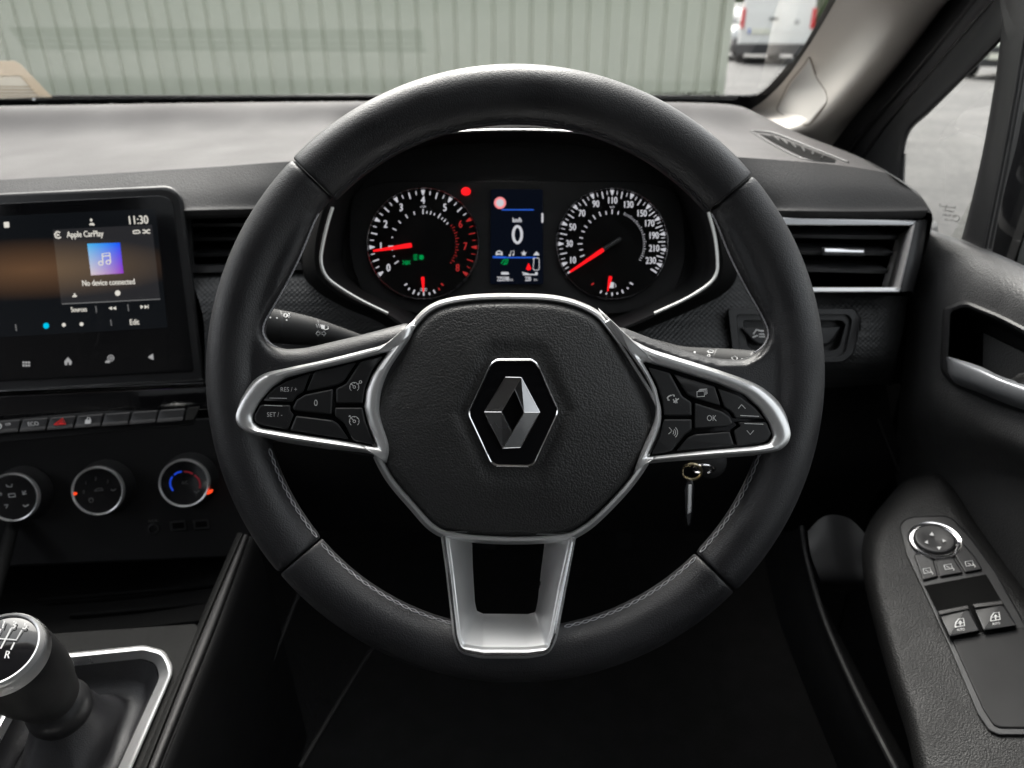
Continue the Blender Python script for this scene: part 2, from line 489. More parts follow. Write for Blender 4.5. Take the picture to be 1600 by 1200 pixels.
O = Vector((6.83, 21.0, 0)); rt = Matrix.Rotation(R(-16), 3, 'Z')
van = thing('parked_van', 'white panel van seen from behind, parked on the asphalt beyond the wall corner', 'van', O)
van.rotation_euler = (0, 0, R(-16))
obj('body', body([(0, .90, .84, .42, 1.75, .1), (.05, .93, .86, .40, 1.84, .14), (3.0, .93, .86, .38, 1.86, .14), (3.5, .93, .80, .38, 1.78, .14), (4.1, .92, .78, .38, 1.15, .1), (4.7, .86, .76, .38, .95, .1)], rt, O), M['whitepaint'], van)
obj('rear_bumper', rotz(box((0, -.06, .36), (1.86, .2, .24)), rt, O), M['blackplast'], van)
mb = MB()
for x in (-.92, .92): obj('sill_guard', rotz(box((x * 1.0, .6, .34), (.05, 1.0, .36)), rt, O), M['blackplast'], van)
for x in (-.425, .425):
    d = obj('rear_door', rotz(box((x, -.012, 1.08), (.83, .03, 1.15)), rt, O), M['whitepaint'], van)
    obj('panel_step', rotz(box((x, -.035, 1.0), (.72, .02, .50)), rt, O), M['whitepaint'], d)
for x in (-.86, .86): obj('tail_lamp', rotz(box((x, -.02, 1.08), (.10, .07, .46)), rt, O), M['lampred'], van)
pl_ = obj('number_plate', rotz(box((-.42, -.055, .78), (.54, .02, .13)), rt, O), M['plate'], van)
obj('country_band', rotz(box((-.66, -.07, .78), (.05, .01, .125)), rt, O), M['euroblue'], pl_)
obj('door_handle', rotz(box((-.1, -.05, 1.07), (.2, .04, .05)), rt, O), M['blackplast'], van)
obj('badge', rotz(lathe((.48, -.03, 1.0), (0, -1, 0), [(.07, 0), (.07, .02), (0, .03)], 20), rt, O), M['rim'], van)
wheels(van, rt, O, (-.82, .82), (.85, 3.7), .32)

def small_car(name, label, O, ang, paint, ypos=0):
    rt = Matrix.Rotation(ang, 3, 'Z'); O = Vector(O)
    t = thing(name, label, 'car', O, 'cars parked in the yard'); t.rotation_euler = (0, 0, ang)
    obj('body', body([(-2.05, .70, .62, .30, .62, .1), (-1.95, .86, .72, .25, .78, .1), (-1.0, .88, .78, .22, .96, .12), (-.5, .89, .80, .22, 1.0, .12), (1.6, .88, .80, .22, 1.02, .12), (1.95, .84, .72, .26, .95, .1), (2.05, .74, .6, .35, .8, .1)], rt, O), paint, t)
    obj('glasshouse', body([(-1.05, .74, .70, .93, .97, .02), (-.45, .76, .58, .95, 1.40, .08), (.8, .76, .58, .95, 1.46, .1), (1.5, .74, .55, .95, 1.36, .1), (1.85, .70, .6, .93, 1.0, .02)], rt, O), M['autoglass'], t)
    obj('roof', body([(-.42, .57, .52, 1.405, 1.43, .02), (.3, .60, .52, 1.44, 1.485, .02), (.9, .60, .52, 1.44, 1.485, .02), (1.5, .55, .5, 1.36, 1.39, .02)], rt, O), paint, t)
    for x in (-.66, .66): obj('headlamp', rotz(lathe((x, -1.93, .68), (x * .3, -1, .2), [(.16, -.05), (.15, .03), (.08, .07), (0, .08)], 16), rt, O), M['lampclear'], t)
    obj('grille', rotz(box((0, -2.04, .5), (1.0, .08, .18)), rt, O), M['blackplast'], t)
    obj('lower_intake', rotz(box((0, -1.98, .30), (1.4, .16, .14)), rt, O), M['blackplast'], t)
    obj('number_plate', rotz(box((0, -2.10, .42), (.5, .02, .11)), rt, O), M['plate'], t)
    wheels(t, rt, O, (-.79, .79), (-1.3, 1.3), .31)
    return t
small_car('parked_car', 'dark grey parked car partly hidden between the wall corner and the white van', (6.65, 24.5, 0), R(8), M['greypaint'])
small_car('parked_car', 'pale green white parked car seen through the small quarter window', (10.9, 16.6, 0), R(-48), M['palepaint'])
small_car('parked_car', 'pale car standing just behind the white van on the far side of the yard', (4.6, 33.0, 0), R(90), M['palepaint'])
# hedge far behind
M['leaf'] = mat('hedge leaves', (.065, .10, .035), .8, var=.5, vscale=1.2)
mb = MB(); rg = random.Random(3)
for i in range(9000):
    x = rg.uniform(-10, 45); z = abs(rg.gauss(0, 1)) * 1.6 + .2; z = min(z, 4.6 + rg.uniform(-.6, .3) + .5 * math.sin(x * .9)); y = 47 + rg.uniform(-1.4, 1.4)
    a = rg.uniform(0, PI); s = rg.uniform(.15, .35); t_ = rg.uniform(-.6, .6)
    u = Vector((math.cos(a), math.sin(a), t_)) * s; v = Vector((-math.sin(a) * t_, math.cos(a) * t_, 1)) * s
    c = Vector((x, y, z)); mb.add(([c - u, c - v * .8, c + u, c + v], [(0, 1, 2, 3)]))
for i in range(40): mb.add(box((-10 + i * 1.4, 47.3, 1.7), (1.5, 1.4, 3.4 + .4 * math.sin(i))))
tag(mb.build('hedge', M['leaf'], None, smooth=False), 'tall green hedge at the far edge of the yard above the parked cars', 'hedge', kind='stuff')

# ================================================================== CAR SHELL (setting)
cz = CAM.z
def setting(name, VF, m, **k): return obj(name, VF, m, None, kind='structure', **k)
mb = MB(); mb.add(box((-.33, -.62, cz + .40), (1.66, 1.95, .03)))
setting('roof_lining', mb.get(), M['roof'], smooth=False)
mb = MB()
mb.add(box((-.33, -.2, .22), (1.7, 3.0, .03)))
mb.add(box((-.33, 1.27, .58), (1.7, .02, .72)))
setting('floor_carpet', mb.get(), M['carpet'], smooth=False)
mb = MB()
mb.add(box((-1.14, -.1, .60), (.05, 2.75, .74))); mb.add(box((-1.14, -.48, 1.18), (.05, .12, .46)))
mb.add(box((-.33, -1.62, .62), (1.66, .05, .80))); mb.add(box((-1.02, -1.58, 1.2), (.22, .1, .5))); mb.add(box((.36, -1.58, 1.2), (.22, .1, .5)))
mb.add(box((.50, -.98, .60), (.05, 1.3, .74))); mb.add(box((.49, -.48, 1.18), (.05, .12, .46)))
mb.add(box((.50, -1.5, 1.18), (.05, .25, .5))); mb.add(box((-1.14, -1.5, 1.18), (.05, .25, .5)))
mb.add(box((-.33, -.62, cz+.345), (1.66, .06, .06)))
setting('cabin_walls', mb.get(), M['matt'], smooth=False)
# left pillar of the windscreen
mb = MB(); mb.add(tube([(-1.10, 1.28, .90), (-1.06, .80, 1.16), (-1.02, .34, 1.42)], .055, 10, flat=1.3))
setting('far_windscreen_pillar', mb.get(), M['beige'])
mb = MB(); mb.add(tube([(-1.12, .34, cz + .385), (-.33, .36, cz + .39), (.46, .34, cz + .385)], .035, 10))
setting('roof_header', mb.get(), M['roof'])
mb = MB(); mb.add(tube([(.47, .36, cz + .37), (.48, -.4, cz + .37), (.48, -1.6, cz + .35)], .04, 10)); mb.add(tube([(-1.12, .36, cz + .37), (-1.13, -.4, cz + .37), (-1.13, -1.6, cz + .35)], .04, 10))
setting('roof_rail', mb.get(), M['beige'])
setting('bonnet', grid([[(-1.2, 1.24, .90), (-.33, 1.3, .93), (.5, 1.24, .90)], [(-1.15, 1.7, .86), (-.33, 1.7, .9), (.45, 1.7, .86)], [(-1.05, 2.2, .72), (-.33, 2.25, .75), (.35, 2.2, .72)]]), mat('grey bonnet paint', (.12, .12, .125), .3, .4, coat=.5))
M['dimming'] = glassmat('dark privacy glass', (.13, .13, .13), 1.0)  # made-up dark tint that holds back light from behind the seats
def pane(name, P): setting(name, (P, [(0, 1, 2, 3)]), M['dimming'], smooth=False)
pane('rear_window', [(-.92, -1.60, .98), (.26, -1.60, .98), (.26, -1.58, cz + .39), (-.92, -1.58, cz + .39)])
pane('rear_side_window', [(.492, -.54, .95), (.492, -1.4, .95), (.492, -1.4, cz + .36), (.492, -.54, cz + .36)])
pane('rear_side_window', [(-1.14, -.54, .95), (-1.14, -1.4, .95), (-1.14, -1.4, cz + .36), (-1.14, -.54, cz + .36)])
def seat(x, label):
    t = thing('front_seat', label, 'seat', (x, -.55, .24))
    obj('cushion', loft([[Vector((x + p[0], -.42, .55 + p[1])) for p in rnd([(-.25, -.12), (.25, -.12), (.27, .07), (-.27, .07)], .06)], [Vector((x + p[0], .02, .57 + p[1])) for p in rnd([(-.25, -.12), (.25, -.12), (.27, .06), (-.27, .06)], .06)]], True, True, True), M['fabric'], t)
    obj('backrest', loft([[Vector((x + p[0], -.45 + p[1], .62)) for p in rnd([(-.25, -.07), (.25, -.07), (.25, .1), (-.25, .1)], .06)], [Vector((x + p[0], -.58 + p[1], 1.12)) for p in rnd([(-.22, -.06), (.22, -.06), (.22, .06), (-.22, .06)], .05)]], True, True, True), M['fabric'], t)
    obj('headrest', loft([[Vector((x + p[0], -.60 + p[1], 1.15)) for p in rnd([(-.12, -.05), (.12, -.05), (.12, .05), (-.12, .05)], .04)], [Vector((x + p[0], -.61 + p[1], 1.32)) for p in rnd([(-.1, -.04), (.1, -.04), (.1, .04), (-.1, .04)], .04)]], True, True, True), M['fabric'], t)
seat(0, "driver's dark fabric seat behind the steering wheel")
seat(-.72, 'passenger dark fabric seat on the far side of the gear lever')

# ================================================================== WINDSCREEN
sl = R(28.5)
WS = Pl((0, 1.18, cz - .115), (0, -math.sin(sl), -math.cos(sl)))
ws = thing('windscreen', 'wide sloping windscreen above the dashboard with black edge and small etched print', 'windscreen', (0, 1.2, cz - .12))
def wsp(x, s): return Vector((x, 1.20 - math.cos(sl) * s, cz - .126 + math.sin(sl) * s))
obj('pane', ([wsp(-1.13, 0), wsp(.42, 0), wsp(.47, .98), wsp(-1.05, .98)], [(0, 1, 2, 3)]), M['glass'], ws, smooth=False)
path = cr([(-420, 176), (-150, 168), (0, 163), (300, 160), (700, 158), (1100, 162), (1160, 163), (1192, 156), (1222, 128), (1250, 92), (1275, 50), (1302, 0), (1335, -80)], 8, False)
mb = MB()
L0 = [WS.hit(x, y, .004) for x, y in path]
L1 = []
for i, (x, y) in enumerate(path):
    a = path[max(i - 1, 0)]; b = path[min(i + 1, len(path) - 1)]; l = math.hypot(b[0] - a[0], b[1] - a[1])
    nx, ny = (b[1] - a[1]) / l, -(b[0] - a[0]) / l
    wd = 6 + (5 if 1150 < x < 1240 else 0)
    L1.append(WS.hit(x + nx * wd, y + ny * wd, .004))
L2 = [WS.hit(x - (b[1] - a[1]) / math.hypot(b[0] - a[0], b[1] - a[1]) * 40, y + (b[0] - a[0]) / math.hypot(b[0] - a[0], b[1] - a[1]) * 40, .004) for (x, y), a, b in zip(path, [path[0]] + path[:-1], path[1:] + [path[-1]])]
mb.add(loft([L2, L0, L1], False))
for i in range(40, 66):        # the fading dots of the border
    if i >= len(path): break
    for k, q in enumerate((2.5, 4.5)):
        a = path[i - 1]; b = path[min(i + 1, len(path) - 1)]; l = math.hypot(b[0] - a[0], b[1] - a[1])
        nx, ny = (b[1] - a[1]) / l, -(b[0] - a[0]) / l
        x, y = path[i][0] + nx * (9 + q), path[i][1] + ny * (9 + q)
        flat(mb, WS, [(x - .7, y - .7), (x + .7, y - .7), (x + .7, y + .7), (x - .7, y + .7)], .004)
mb.build('black_border', M['frit'], ws, smooth=False)
mb = MB()
text(mb, WS, 'TOUGHENED 43R-00', 1048, 147, 5, .005); text(mb, WS, 'LAMINATED E2', 1096, 147, 6, .005); text(mb, WS, '043R 0123', 1112, 152, 4, .005)
mb.build('etched_print', M['glassprint'], ws, smooth=False)

# card holder stuck at the windscreen foot
PC = Pl(U(30, 140, 1.13), (0.1, -1, .35))
t = thing('permit_card', 'cream paper permit card leaning on the windscreen at the left end of the dashboard', 'card', U(20, 158, 1.13))
obj('card', plate(PC, [(-70, 98), (20, 97), (30, 102), (78, 152), (-70, 156)], -.0015, 0, .5), M['card'], t)
obj('orange_backing', plate(PC, [(-70, 96), (22, 95), (32, 100), (82, 152), (60, 150), (30, 118), (-70, 120)], .001, .002, .5), M['cream'], t)
mb = MB()
for k in range(4): flat(mb, PC, [(-60, 134 + k * 5), (48 + k * 5, 135 + k * 5), (48 + k * 5, 136.2 + k * 5), (-60, 135.5 + k * 5)], .0025)
mb.build('printed_lines', mat('brown print', (.28, .2, .12), .6), t, smooth=False)
obj('clear_holder', tube([PC.hit(52, 155, .01), PC.hit(60, 163, .01), PC.hit(70, 168, .012)], .002, 6), M['chrome'], t)

# ================================================================== DASHBOARD
dash = thing('dashboard', 'black grained dashboard spanning the view below the windscreen', 'dashboard', (-.2, .75, cz - .3))
Yr = [1.175, .95, .756, .731, .712]
cols = [
 [(-900, 190), (-900, 262), (-900, 345), (-900, 395), (-900, 450)],
 [(-300, 174), (-300, 230), (-300, 294), (-300, 335), (-300, 372)],
 [(0, 168), (0, 222), (0, 281), (0, 312), (0, 343)],
 [(300, 163), (300, 211), (300, 263), (300, 298), (300, 331)],
 [(460, 161), (460, 205), (460, 252), (460, 290), (460, 327)],
 [(600, 160), (600, 204), (600, 248), (600, 287), (600, 326)],
 [(800, 160), (800, 203), (800, 246), (800, 286), (800, 325)],
 [(960, 161), (965, 203), (970, 245), (980, 286), (990, 326)],
 [(1080, 162), (1090, 203), (1105, 244), (1130, 287), (1150, 328)],
 [(1150, 166), (1170, 207), (1205, 249), (1225, 290), (1238, 331)],
 [(1185, 178), (1240, 219), (1310, 258), (1345, 292), (1355, 332)],
]
Yn = [1.175, .95, .775, .755, .742]; Yf = [1.175, .98, .83, .815, .805]
Yc = [Yr] * 4 + [Yn, Yf, Yf, Yf, Yn] + [Yr] * 1 + [[1.10, .90, .756, .731, .712]]
rows = [[UY(c[r][0], c[r][1], Yc[i][r]) for i, c in enumerate(cols)] for r in range(5)]
# right end, rounding down to the door
end = [UY(1232, 205, 1.0), UY(1330, 240, .84), UY(1386, 270, .756), UY(1428, 300, .731), UY(1449, 331, .712)]
for r in range(5): rows[r].append(end[r])
crest = [UY(c[0][0], c[0][1], min(1.03, Yc[i][0])) for i, c in enumerate(cols)] + [end[0]]
far = [Vector((p.x, 1.178, p.z - .030)) for p in crest]
far[-1] = end[0] + Vector((.0, .10, -.03))
topVF = grid([far, [a.lerp(b, .5) + Vector((0, 0, .003)) for a, b in zip(far, crest)], crest, rows[1], rows[2]], 8, 8)
lip0 = [p + Vector((0, .012, -.010)) for p in rows[4]]; lip1 = [p + Vector((0, .06, -.012)) for p in rows[4]]
frontVF = grid([rows[2], rows[3], [p + Vector((0, .004, .004)) for p in rows[4]], rows[4], lip0, lip1], 8, 5)
M['dash_lit'] = mat('dash skin with lit tone painted in', (.088, .084, .084), .7, spec=.15, bump=('grain', 700, .0004, .6), var=.05, vscale=14)  # same plastic as the roll; the light on top is put into its colour
obj('upper_pad', topVF, M['dash_lit'], dash, auto=60)
obj('front_roll', frontVF, M['dash'], dash, auto=60)
TOP = Sf(*topVF, back=Pl((0, 0, cz - .12), (0, 0, 1)))
FRONT = Sf(*frontVF, back=Dp(.72))
# outer flank of the pad towards the door
fl = [rows[r][-1] for r in (0, 1, 2, 3, 4)]
obj('end_flank', grid([fl, [p + Vector((.02, .02, -.03)) for p in fl], [p + Vector((.03, .05, -.22)) for p in fl]], 6, 4), M['dash'], dash)
# crease shadow joint across the pad
# right demister grille
g = thing('demister_grille', 'slim slatted demister grille let into the dashboard top beside the right pillar', 'air vent', TOP.hit(1250, 235))
obj('recess', plate(TOP, rnd([(1186, 209), (1216, 215), (1308, 250), (1302, 253), (1258, 248)], 3), -.004, .0016, 1), M['void'], g)
mb = MB(); mb.add(tube([TOP.hit(x, y, .002) for x, y in cr([(1174, 205), (1210, 209), (1262, 229), (1324, 254)], 6, False)], .0015, 8))
mb.add(tube([TOP.hit(x, y, .002) for x, y in cr([(1174, 205), (1205, 225), (1254, 248), (1304, 254)], 6, False)], .0010, 8)); mb.build('rim', M['plastic'], g)
for k in range(6):
    q = k / 5
    a = (1206 + 80 * q, 211 + 33 * q); b = (1206 + 66 * q + 12, 220 + 28 * q)
    obj('slat', tube([TOP.hit(a[0], a[1], .0022), TOP.hit(b[0], b[1], .0018)], .0012, 6), M['matt'], g)
# central demister strip at the windscreen foot (mirrored faintly in the glass)
g = thing('demister_strip', 'long slatted demister strip at the foot of the windscreen', 'air vent', (-.25, 1.08, cz - .12))
def topz(x, y):
    l, n, i, d = TOP.t.ray_cast(Vector((x, y, cz + .3)), Vector((0, 0, -1)))
    return l.z if l is not None else cz - .12
xs_ = [-.68 + .56 * k / 20 for k in range(21)]
mb = MB(); mb.add(loft([[(x, y, topz(x, y) + .0006) for x in xs_] for y in (1.046, 1.056, 1.066, 1.076, 1.084)], False)); mb.build('recess', M['void'], g, smooth=False)
for k in range(2):
    yy = 1.062 + k * .010
    obj('slat', loft([[Vector((x, yy + dy, topz(x, yy + dy) + dz)) for x in xs_] for dy, dz in ((0, 0), (0, .0012), (.0016, .0012), (.0016, 0))], False), M['plastic'], g, smooth=False)
for k in range(11):
    x = -.66 + .52 * (k + .5) / 11
    obj('rib', tube([(x, 1.048, topz(x, 1.048) + .001), (x + .006, 1.082, topz(x, 1.082) + .001)], .0010, 6), M['console'], g)

# front faces of the dashboard below the roll
FD = .765
def D(px, py, d): return U(px, py, d)
trimR = grid([[D(880, 440, .74), D(1000, 425, .74), D(1130, 425, .745), D(1290, 452, .745), D(1395, 462, .74), D(1418, 462, .76)],
              [D(880, 500, .73), D(1000, 490, .735), D(1130, 490, .74), D(1290, 500, .735), D(1385, 505, .735), D(1412, 510, .76)],
              [D(880, 555, .73), D(1000, 550, .73), D(1130, 560, .735), D(1290, 565, .735), D(1378, 560, .735), D(1400, 565, .765)],
              [D(880, 600, .76), D(1000, 600, .76), D(1130, 605, .765), D(1290, 606, .765), D(1370, 600, .765), D(1392, 604, .80)]], 8, 8, cut=[rnd([(1140, 484), (1334, 484), (1342, 500), (1332, 552), (1318, 562), (1156, 562), (1146, 552)], 6)])
obj('right_trim_panel', trimR, M['weave'], dash)
TR = Sf(*trimR, back=Dp(.74))
trimL = grid([[D(296, 425, .75), D(420, 420, .75), D(520, 420, .75), D(700, 440, .75)],
              [D(300, 440, .735), D(420, 438, .735), D(520, 440, .735), D(700, 460, .735)],
              [D(318, 500, .73), D(420, 500, .73), D(520, 500, .73), D(700, 510, .73)],
              [D(320, 600, .75), D(420, 600, .75), D(520, 600, .75), D(700, 600, .75)]], 8, 8)
obj('left_trim_panel', trimL, M['weave'], dash)
# bodies behind everything: dark carrier between the roll and the lower panels
obj('carrier', grid([[D(-300, 380, .84), D(300, 335, .84), D(800, 330, .84), D(1240, 330, .83), D(1440, 338, .78)],
                     [D(-300, 600, .84), D(300, 600, .84), D(800, 600, .84), D(1240, 600, .83), D(1410, 600, .80)]], 4, 4), M['void'], dash)
obj('lower_cover', grid([[D(300, 598, .755), D(600, 598, .755), D(900, 598, .755), D(1200, 602, .765), D(1385, 600, .79)],
                         [D(310, 640, .80), D(600, 640, .80), D(900, 640, .80), D(1200, 650, .80), D(1392, 650, .80)],
                         [D(330, 740, .83), D(600, 740, .83), D(900, 740, .83), D(1200, 740, .83), D(1400, 738, .82)],
                         [D(360, 830, .90), D(600, 830, .90), D(900, 830, .90), D(1200, 830, .90), D(1300, 830, .88)]], 6, 6), M['matt'], dash)
obj('panel_joint', tube([D(1372, 655, .80), D(1385, 690, .805), D(1404, 735, .81)], .0012, 6), M['dash'], dash)
# column shroud behind the hub
obj('column_shroud', loft([[U(x, y, d) for x, y in rnd([(620, 520), (990, 520), (1010, 640), (940, 760), (660, 760), (600, 640)], 60)] for d in (.53, .60, .74)], True, True, False), M['matt'], dash)
def rayhit(P, c, t):
    dx, dy = math.cos(t), math.sin(t); best = None
    for i in range(len(P)):
        x1, y1 = P[i - 1][0] - c[0], P[i - 1][1] - c[1]; x2, y2 = P[i][0] - c[0], P[i][1] - c[1]
        ex, ey = x2 - x1, y2 - y1
        den = dx * ey - dy * ex
        if abs(den) < 1e-9: continue
        s = (x1 * ey - y1 * ex) / den; u = (x1 * dy - y1 * dx) / den
        if s > 0 and -1e-6 <= u <= 1 + 1e-6 and (best is None or s > best): best = s
    return (c[0] + dx * best, c[1] + dy * best)
def band_polar(sf, A, B, prof, c=None, n=220):
    B = rs(ccw(B), n); 
    if c is None: c = (sum(p[0] for p in B) / n, sum(p[1] for p in B) / n)
    A = [rayhit(A, c, math.atan2(p[1] - c[1], p[0] - c[0])) for p in B]
    return loft([[sf.hit(a[0] + (b[0] - a[0]) * s, a[1] + (b[1] - a[1]) * s, h) for a, b in zip(A, B)] for s, h in prof])
def band_pair(sf, A, B, prof, ra, rb, k=5):
    A = rnd(A, ra, k); B = rnd(B, rb, k)
    return loft([[sf.hit(a[0] + (b[0] - a[0]) * s, a[1] + (b[1] - a[1]) * s, h) for a, b in zip(A, B)] for s, h in prof])

# ================================================================== INSTRUMENT CLUSTER
cl = thing('instrument_cluster', 'black instrument binnacle with two round dials and a small screen seen through the steering wheel', 'instrument cluster', U(800, 400, .7))
CF = Dp(.715)
BEZ = cr([(650, 211), (720, 205), (800, 203), (880, 205), (955, 212), (1015, 226), (1065, 258), (1095, 305), (1112, 350), (1122, 395), (1122, 430), (1104, 452), (1070, 470), (1022, 491), (940, 520), (800, 530), (660, 518), (606, 491), (556, 470), (520, 448), (501, 425), (498, 390), (506, 345), (522, 300), (550, 260), (595, 226)], 5)
CB = (808, 370)
def scl(P, k, c=CB, dy=0): return [(c[0] + (x - c[0]) * k, c[1] + (y - c[1]) * k + dy) for x, y in P]
BI = scl(BEZ, .90)
hood = loft([[U(x, y, d) for x, y in scl(BEZ, k)] for k, d in ((1.10, .78), (1.075, .70), (1.05, .672), (1.02, .663), (1.0, .664))])
obj('binnacle_hood', hood, M['void'], cl)
inner = loft([[U(x, y, d) for x, y in scl(BEZ, k)] for k, d in ((1.0, .664), (.985, .668), (.96, .682), (.90, .716), (.88, .722))], True, False, True)
obj('inner_shroud', inner, M['matt'], cl)
obj('dial_backing', plate(Dp(.714), rnd([(548, 300), (600, 283), (1010, 283), (1062, 300), (1075, 400), (1050, 470), (960, 492), (660, 492), (570, 470), (545, 400)], 30), -.004, 0), M['matt'], cl)
for seg in ([(520, 324), (512, 350), (504, 385), (502, 410), (510, 432), (530, 449), (565, 470), (606, 490)],
            [(1107, 332), (1117, 370), (1121, 405), (1119, 428), (1105, 446), (1070, 468), (1022, 490)],
            [(640, 214), (690, 208), (745, 204.5), (800, 203.5), (860, 204.5), (915, 208), (965, 215)]):
    obj('chrome_strip', tube([U(x, y, .662) for x, y in cr(seg, 8, False)], .0012 if seg[0][0] == 640 else .0016, 8), M['darkchrome'] if seg[0][0] == 640 else M['trimline'], cl)
def dial(name, label, cx, cy):
    d = obj(name, lathe(U(cx, cy, .712), -FW, [(.0, .0), (.0525, .0), (.0535, .0005)], 72), M['void'], cl, label=label)
    obj('bezel_ring', lathe(U(cx, cy, .712), -FW, [(.0528, -.001), (.0532, .002), (.0540, .0028), (.0549, .002), (.0555, -.002)], 96), M['darkchrome'], d)
    return d
FC = Dp(.711)
def tick(mb, cx, cy, a, r0, r1, w):
    ca, sa = math.cos(R(a)), math.sin(R(a)); px_, py_ = -sa, ca
    q = [(r0, w / 2), (r1, w / 2), (r1, -w / 2), (r0, -w / 2)]
    flat(mb, FC, [(cx + r * ca + t * px_, cy - (r * sa + t * py_)) for r, t in q], .0002)
def tri(mb, cx, cy, a, r0, r1, w):
    ca, sa = math.cos(R(a)), math.sin(R(a)); px_, py_ = -sa, ca
    flat(mb, FC, [(cx + r * ca + t * px_, cy - (r * sa + t * py_)) for r, t in [(r1, w / 2), (r1, -w / 2), (r0, -.8), (r0, .8)]], .0002)
def needle(P, cx, tail, m, w0, w1, name='needle', par=None, h=.004):
    a, b = Vector(tail), Vector(cx)
    pa = FC.hit(a.x, a.y, h); pb = FC.hit(b.x, b.y, h)
    k = .711 / FPX
    return obj(name, tube([pa, pa + (pb - pa) * .1, pb], [w0 * k * .45, w0 * k * .5, w1 * k * .5], 10), m, par)
tx, ty = 661, 381
tach = dial('tachometer', 'left dial, revs numbered 0 to 8 with red zone and needle near 1', tx, ty)
mw, mr_ = MB(), MB()
for i in range(33):
    a = 215 - i * 31.25 / 4; red = i >= 24; mb = mr_ if red else mw
    if i % 4 == 0: tri(mb, tx, ty, a, 76, 84, 6.5 if not red else 6)
    elif i % 2 == 0: tick(mb, tx, ty, a, 73, 83, 1.9 if not red else 1.3)
    else: tick(mb, tx, ty, a, 77, 83, 1.4 if not red else .9)
for i in range(9):
    a = 215 - i * 31.25; r = 66 if i != 4 else 68
    text(mr_ if i > 5 else mw, FC, str(i), tx + r * math.cos(R(a)), ty - r * math.sin(R(a)), 10.2, .0003, xs=.76, bold=.35 if i < 6 else .2)
for a, l in ((215, 8), (203, 4), (192, 3), (184, 8), (168, 4), (153, 7), (137, 6), (121, 7), (106, 6), (90, 8), (83, 5), (76, 6), (69, 5), (60, 8), (53, 5), (47, 6), (40, 5)): tick(mw, tx, ty, a, 46.5 + (8 - l) * .4, 46.5 + l, 1.6)
for k in range(15): tick(mr_, tx, ty, 33 - k * 4.8, 51, 54.5 + (k % 2) * 2, .8)
text(mw, FC, 'x1000', tx, 323, 2.8, .0003, xs=.8)
tw = mw.build('dial_print', M['e_white'], tach, smooth=False); mr_.build('red_zone_print', M['e_reddim'], tach, smooth=False)
needle(None, (583, 392), (643, 383), M['e_red'], 7.5, 3, par=tach)
mb = MB()
for k, (a, b) in enumerate([((632, 446), (636, 443)), ((638, 453), (640, 450)), ((645, 459), (648, 453)), ((653, 461), (655, 457)), ((662, 462), (662, 456)), ((671, 461), (671, 457)), ((680, 458), (677, 453))]): strokes(mb, FC, [[a, b]], 2.4)
strokes(mb, FC, [[(657, 451), (667, 451)], [(662, 443), (662, 449)], [(657, 454), (667, 454)]], 1.2)
mb.build('temperature_marks', M['e_white'], tach, smooth=False)
mb = MB(); strokes(mb, FC, [[(689, 443), (693, 446)], [(685, 450), (687, 453)]], 2.2); mb.build('temperature_limit_marks', M['e_reddim'], tach, smooth=False)
needle(None, (661.6, 456), (660.5, 433), M['e_red'], 5.5, 2, 'temperature_needle', tach)
mb = MB()
flat(mb, FC, arc(658, 402, 4.2, -90, 90) + [(655, 397.8), (655, 406.2)][::-1]); strokes(mb, FC, [[(646, 398.5 + 2.4 * k), (652, 398 + 2.6 * k)] for k in range(4)], 1.5)
strokes(mb, FC, [[(629, 407), (632, 410), (629, 413)], [(634, 407), (634, 414)], [(641, 407), (638, 410), (641, 413)], [(636.5, 407), (636.5, 414)]], 1.7)
mb.build('green_lamp_symbols', M['e_green'], tach, smooth=False)
sx, sy = 956.5, 381
spd = dial('speedometer', 'right dial, speeds numbered 10 to 230 with the needle resting at zero', sx, sy)
mw = MB(); ma = {10: 202.6, 30: 180, 50: 157.3, 70: 135, 90: 112.3, 110: 90, 130: 67.7, 150: 45.8, 170: 28.7, 190: 11, 210: -6.4, 230: -23.7}
ks = sorted(ma)
for i, kx in enumerate(ks):
    a = ma[kx]; tri(mw, sx, sy, a, 76, 84, 6.5)
    r = 67 if kx < 100 else 66 if kx > 120 else 67.5
    text(mw, FC, str(kx), sx + r * math.cos(R(a)) * (1 if kx > 99 or abs(a - 90) < 30 else 1.0), sy - r * math.sin(R(a)) + 0, 9.2, .0003, xs=.74, bold=.28)
    if i < len(ks) - 1:
        b = ma[ks[i + 1]]
        for q in (.25, .5, .75): tick(mw, sx, sy, a + (b - a) * q, 72 if q == .5 else 77, 83, 1.6 if q == .5 else 1.1)
tick(mw, sx, sy, 213.4, 72, 83, 2.4); tick(mw, sx, sy, 208, 77, 83, 1.5); tick(mw, sx, sy, -28.5, 77, 83, 1.5); tick(mw, sx, sy, -33, 72, 83, 2.4)
for a in (202, 191, 180, 169, 157, 147, 135, 124, 112.3, 101, 90, 79): tick(mw, sx, sy, a, 46.5, 52 if int(a) % 2 else 54, 1.6)
for k in range(24): tick(mw, sx, sy, 67.7 - k * 4.25, 48.5, 52 + (1.5 if k % 3 == 0 else 0), .75)
text(mw, FC, 'km/h', sx, 323.5, 2.8, .0003, xs=.8)
mw.build('dial_print', M['e_white'], spd, smooth=False)
needle(None, (890.5, 425), (942.5, 390), M['e_red'], 6.5, 3, par=spd)
needle(None, (942.5, 390), (970, 373), M['plastic'], 7, 7, 'needle_tail', spd, .003)
mb = MB(); strokes(mb, FC, [[(940, 454), (938, 458)], [(948, 457.5), (947, 460)], [(956.5, 457), (956.5, 462)], [(964, 457), (965, 460)], [(971.5, 453), (974, 458)], [(980, 449), (981.5, 451.5)], [(984, 441.5), (989, 444.5)]], 2.4)
flat(mb, FC, [(952.5, 441), (959, 441), (959, 450), (952.5, 450)]); strokes(mb, FC, [[(960, 443), (962, 445), (962, 449)]], 1)
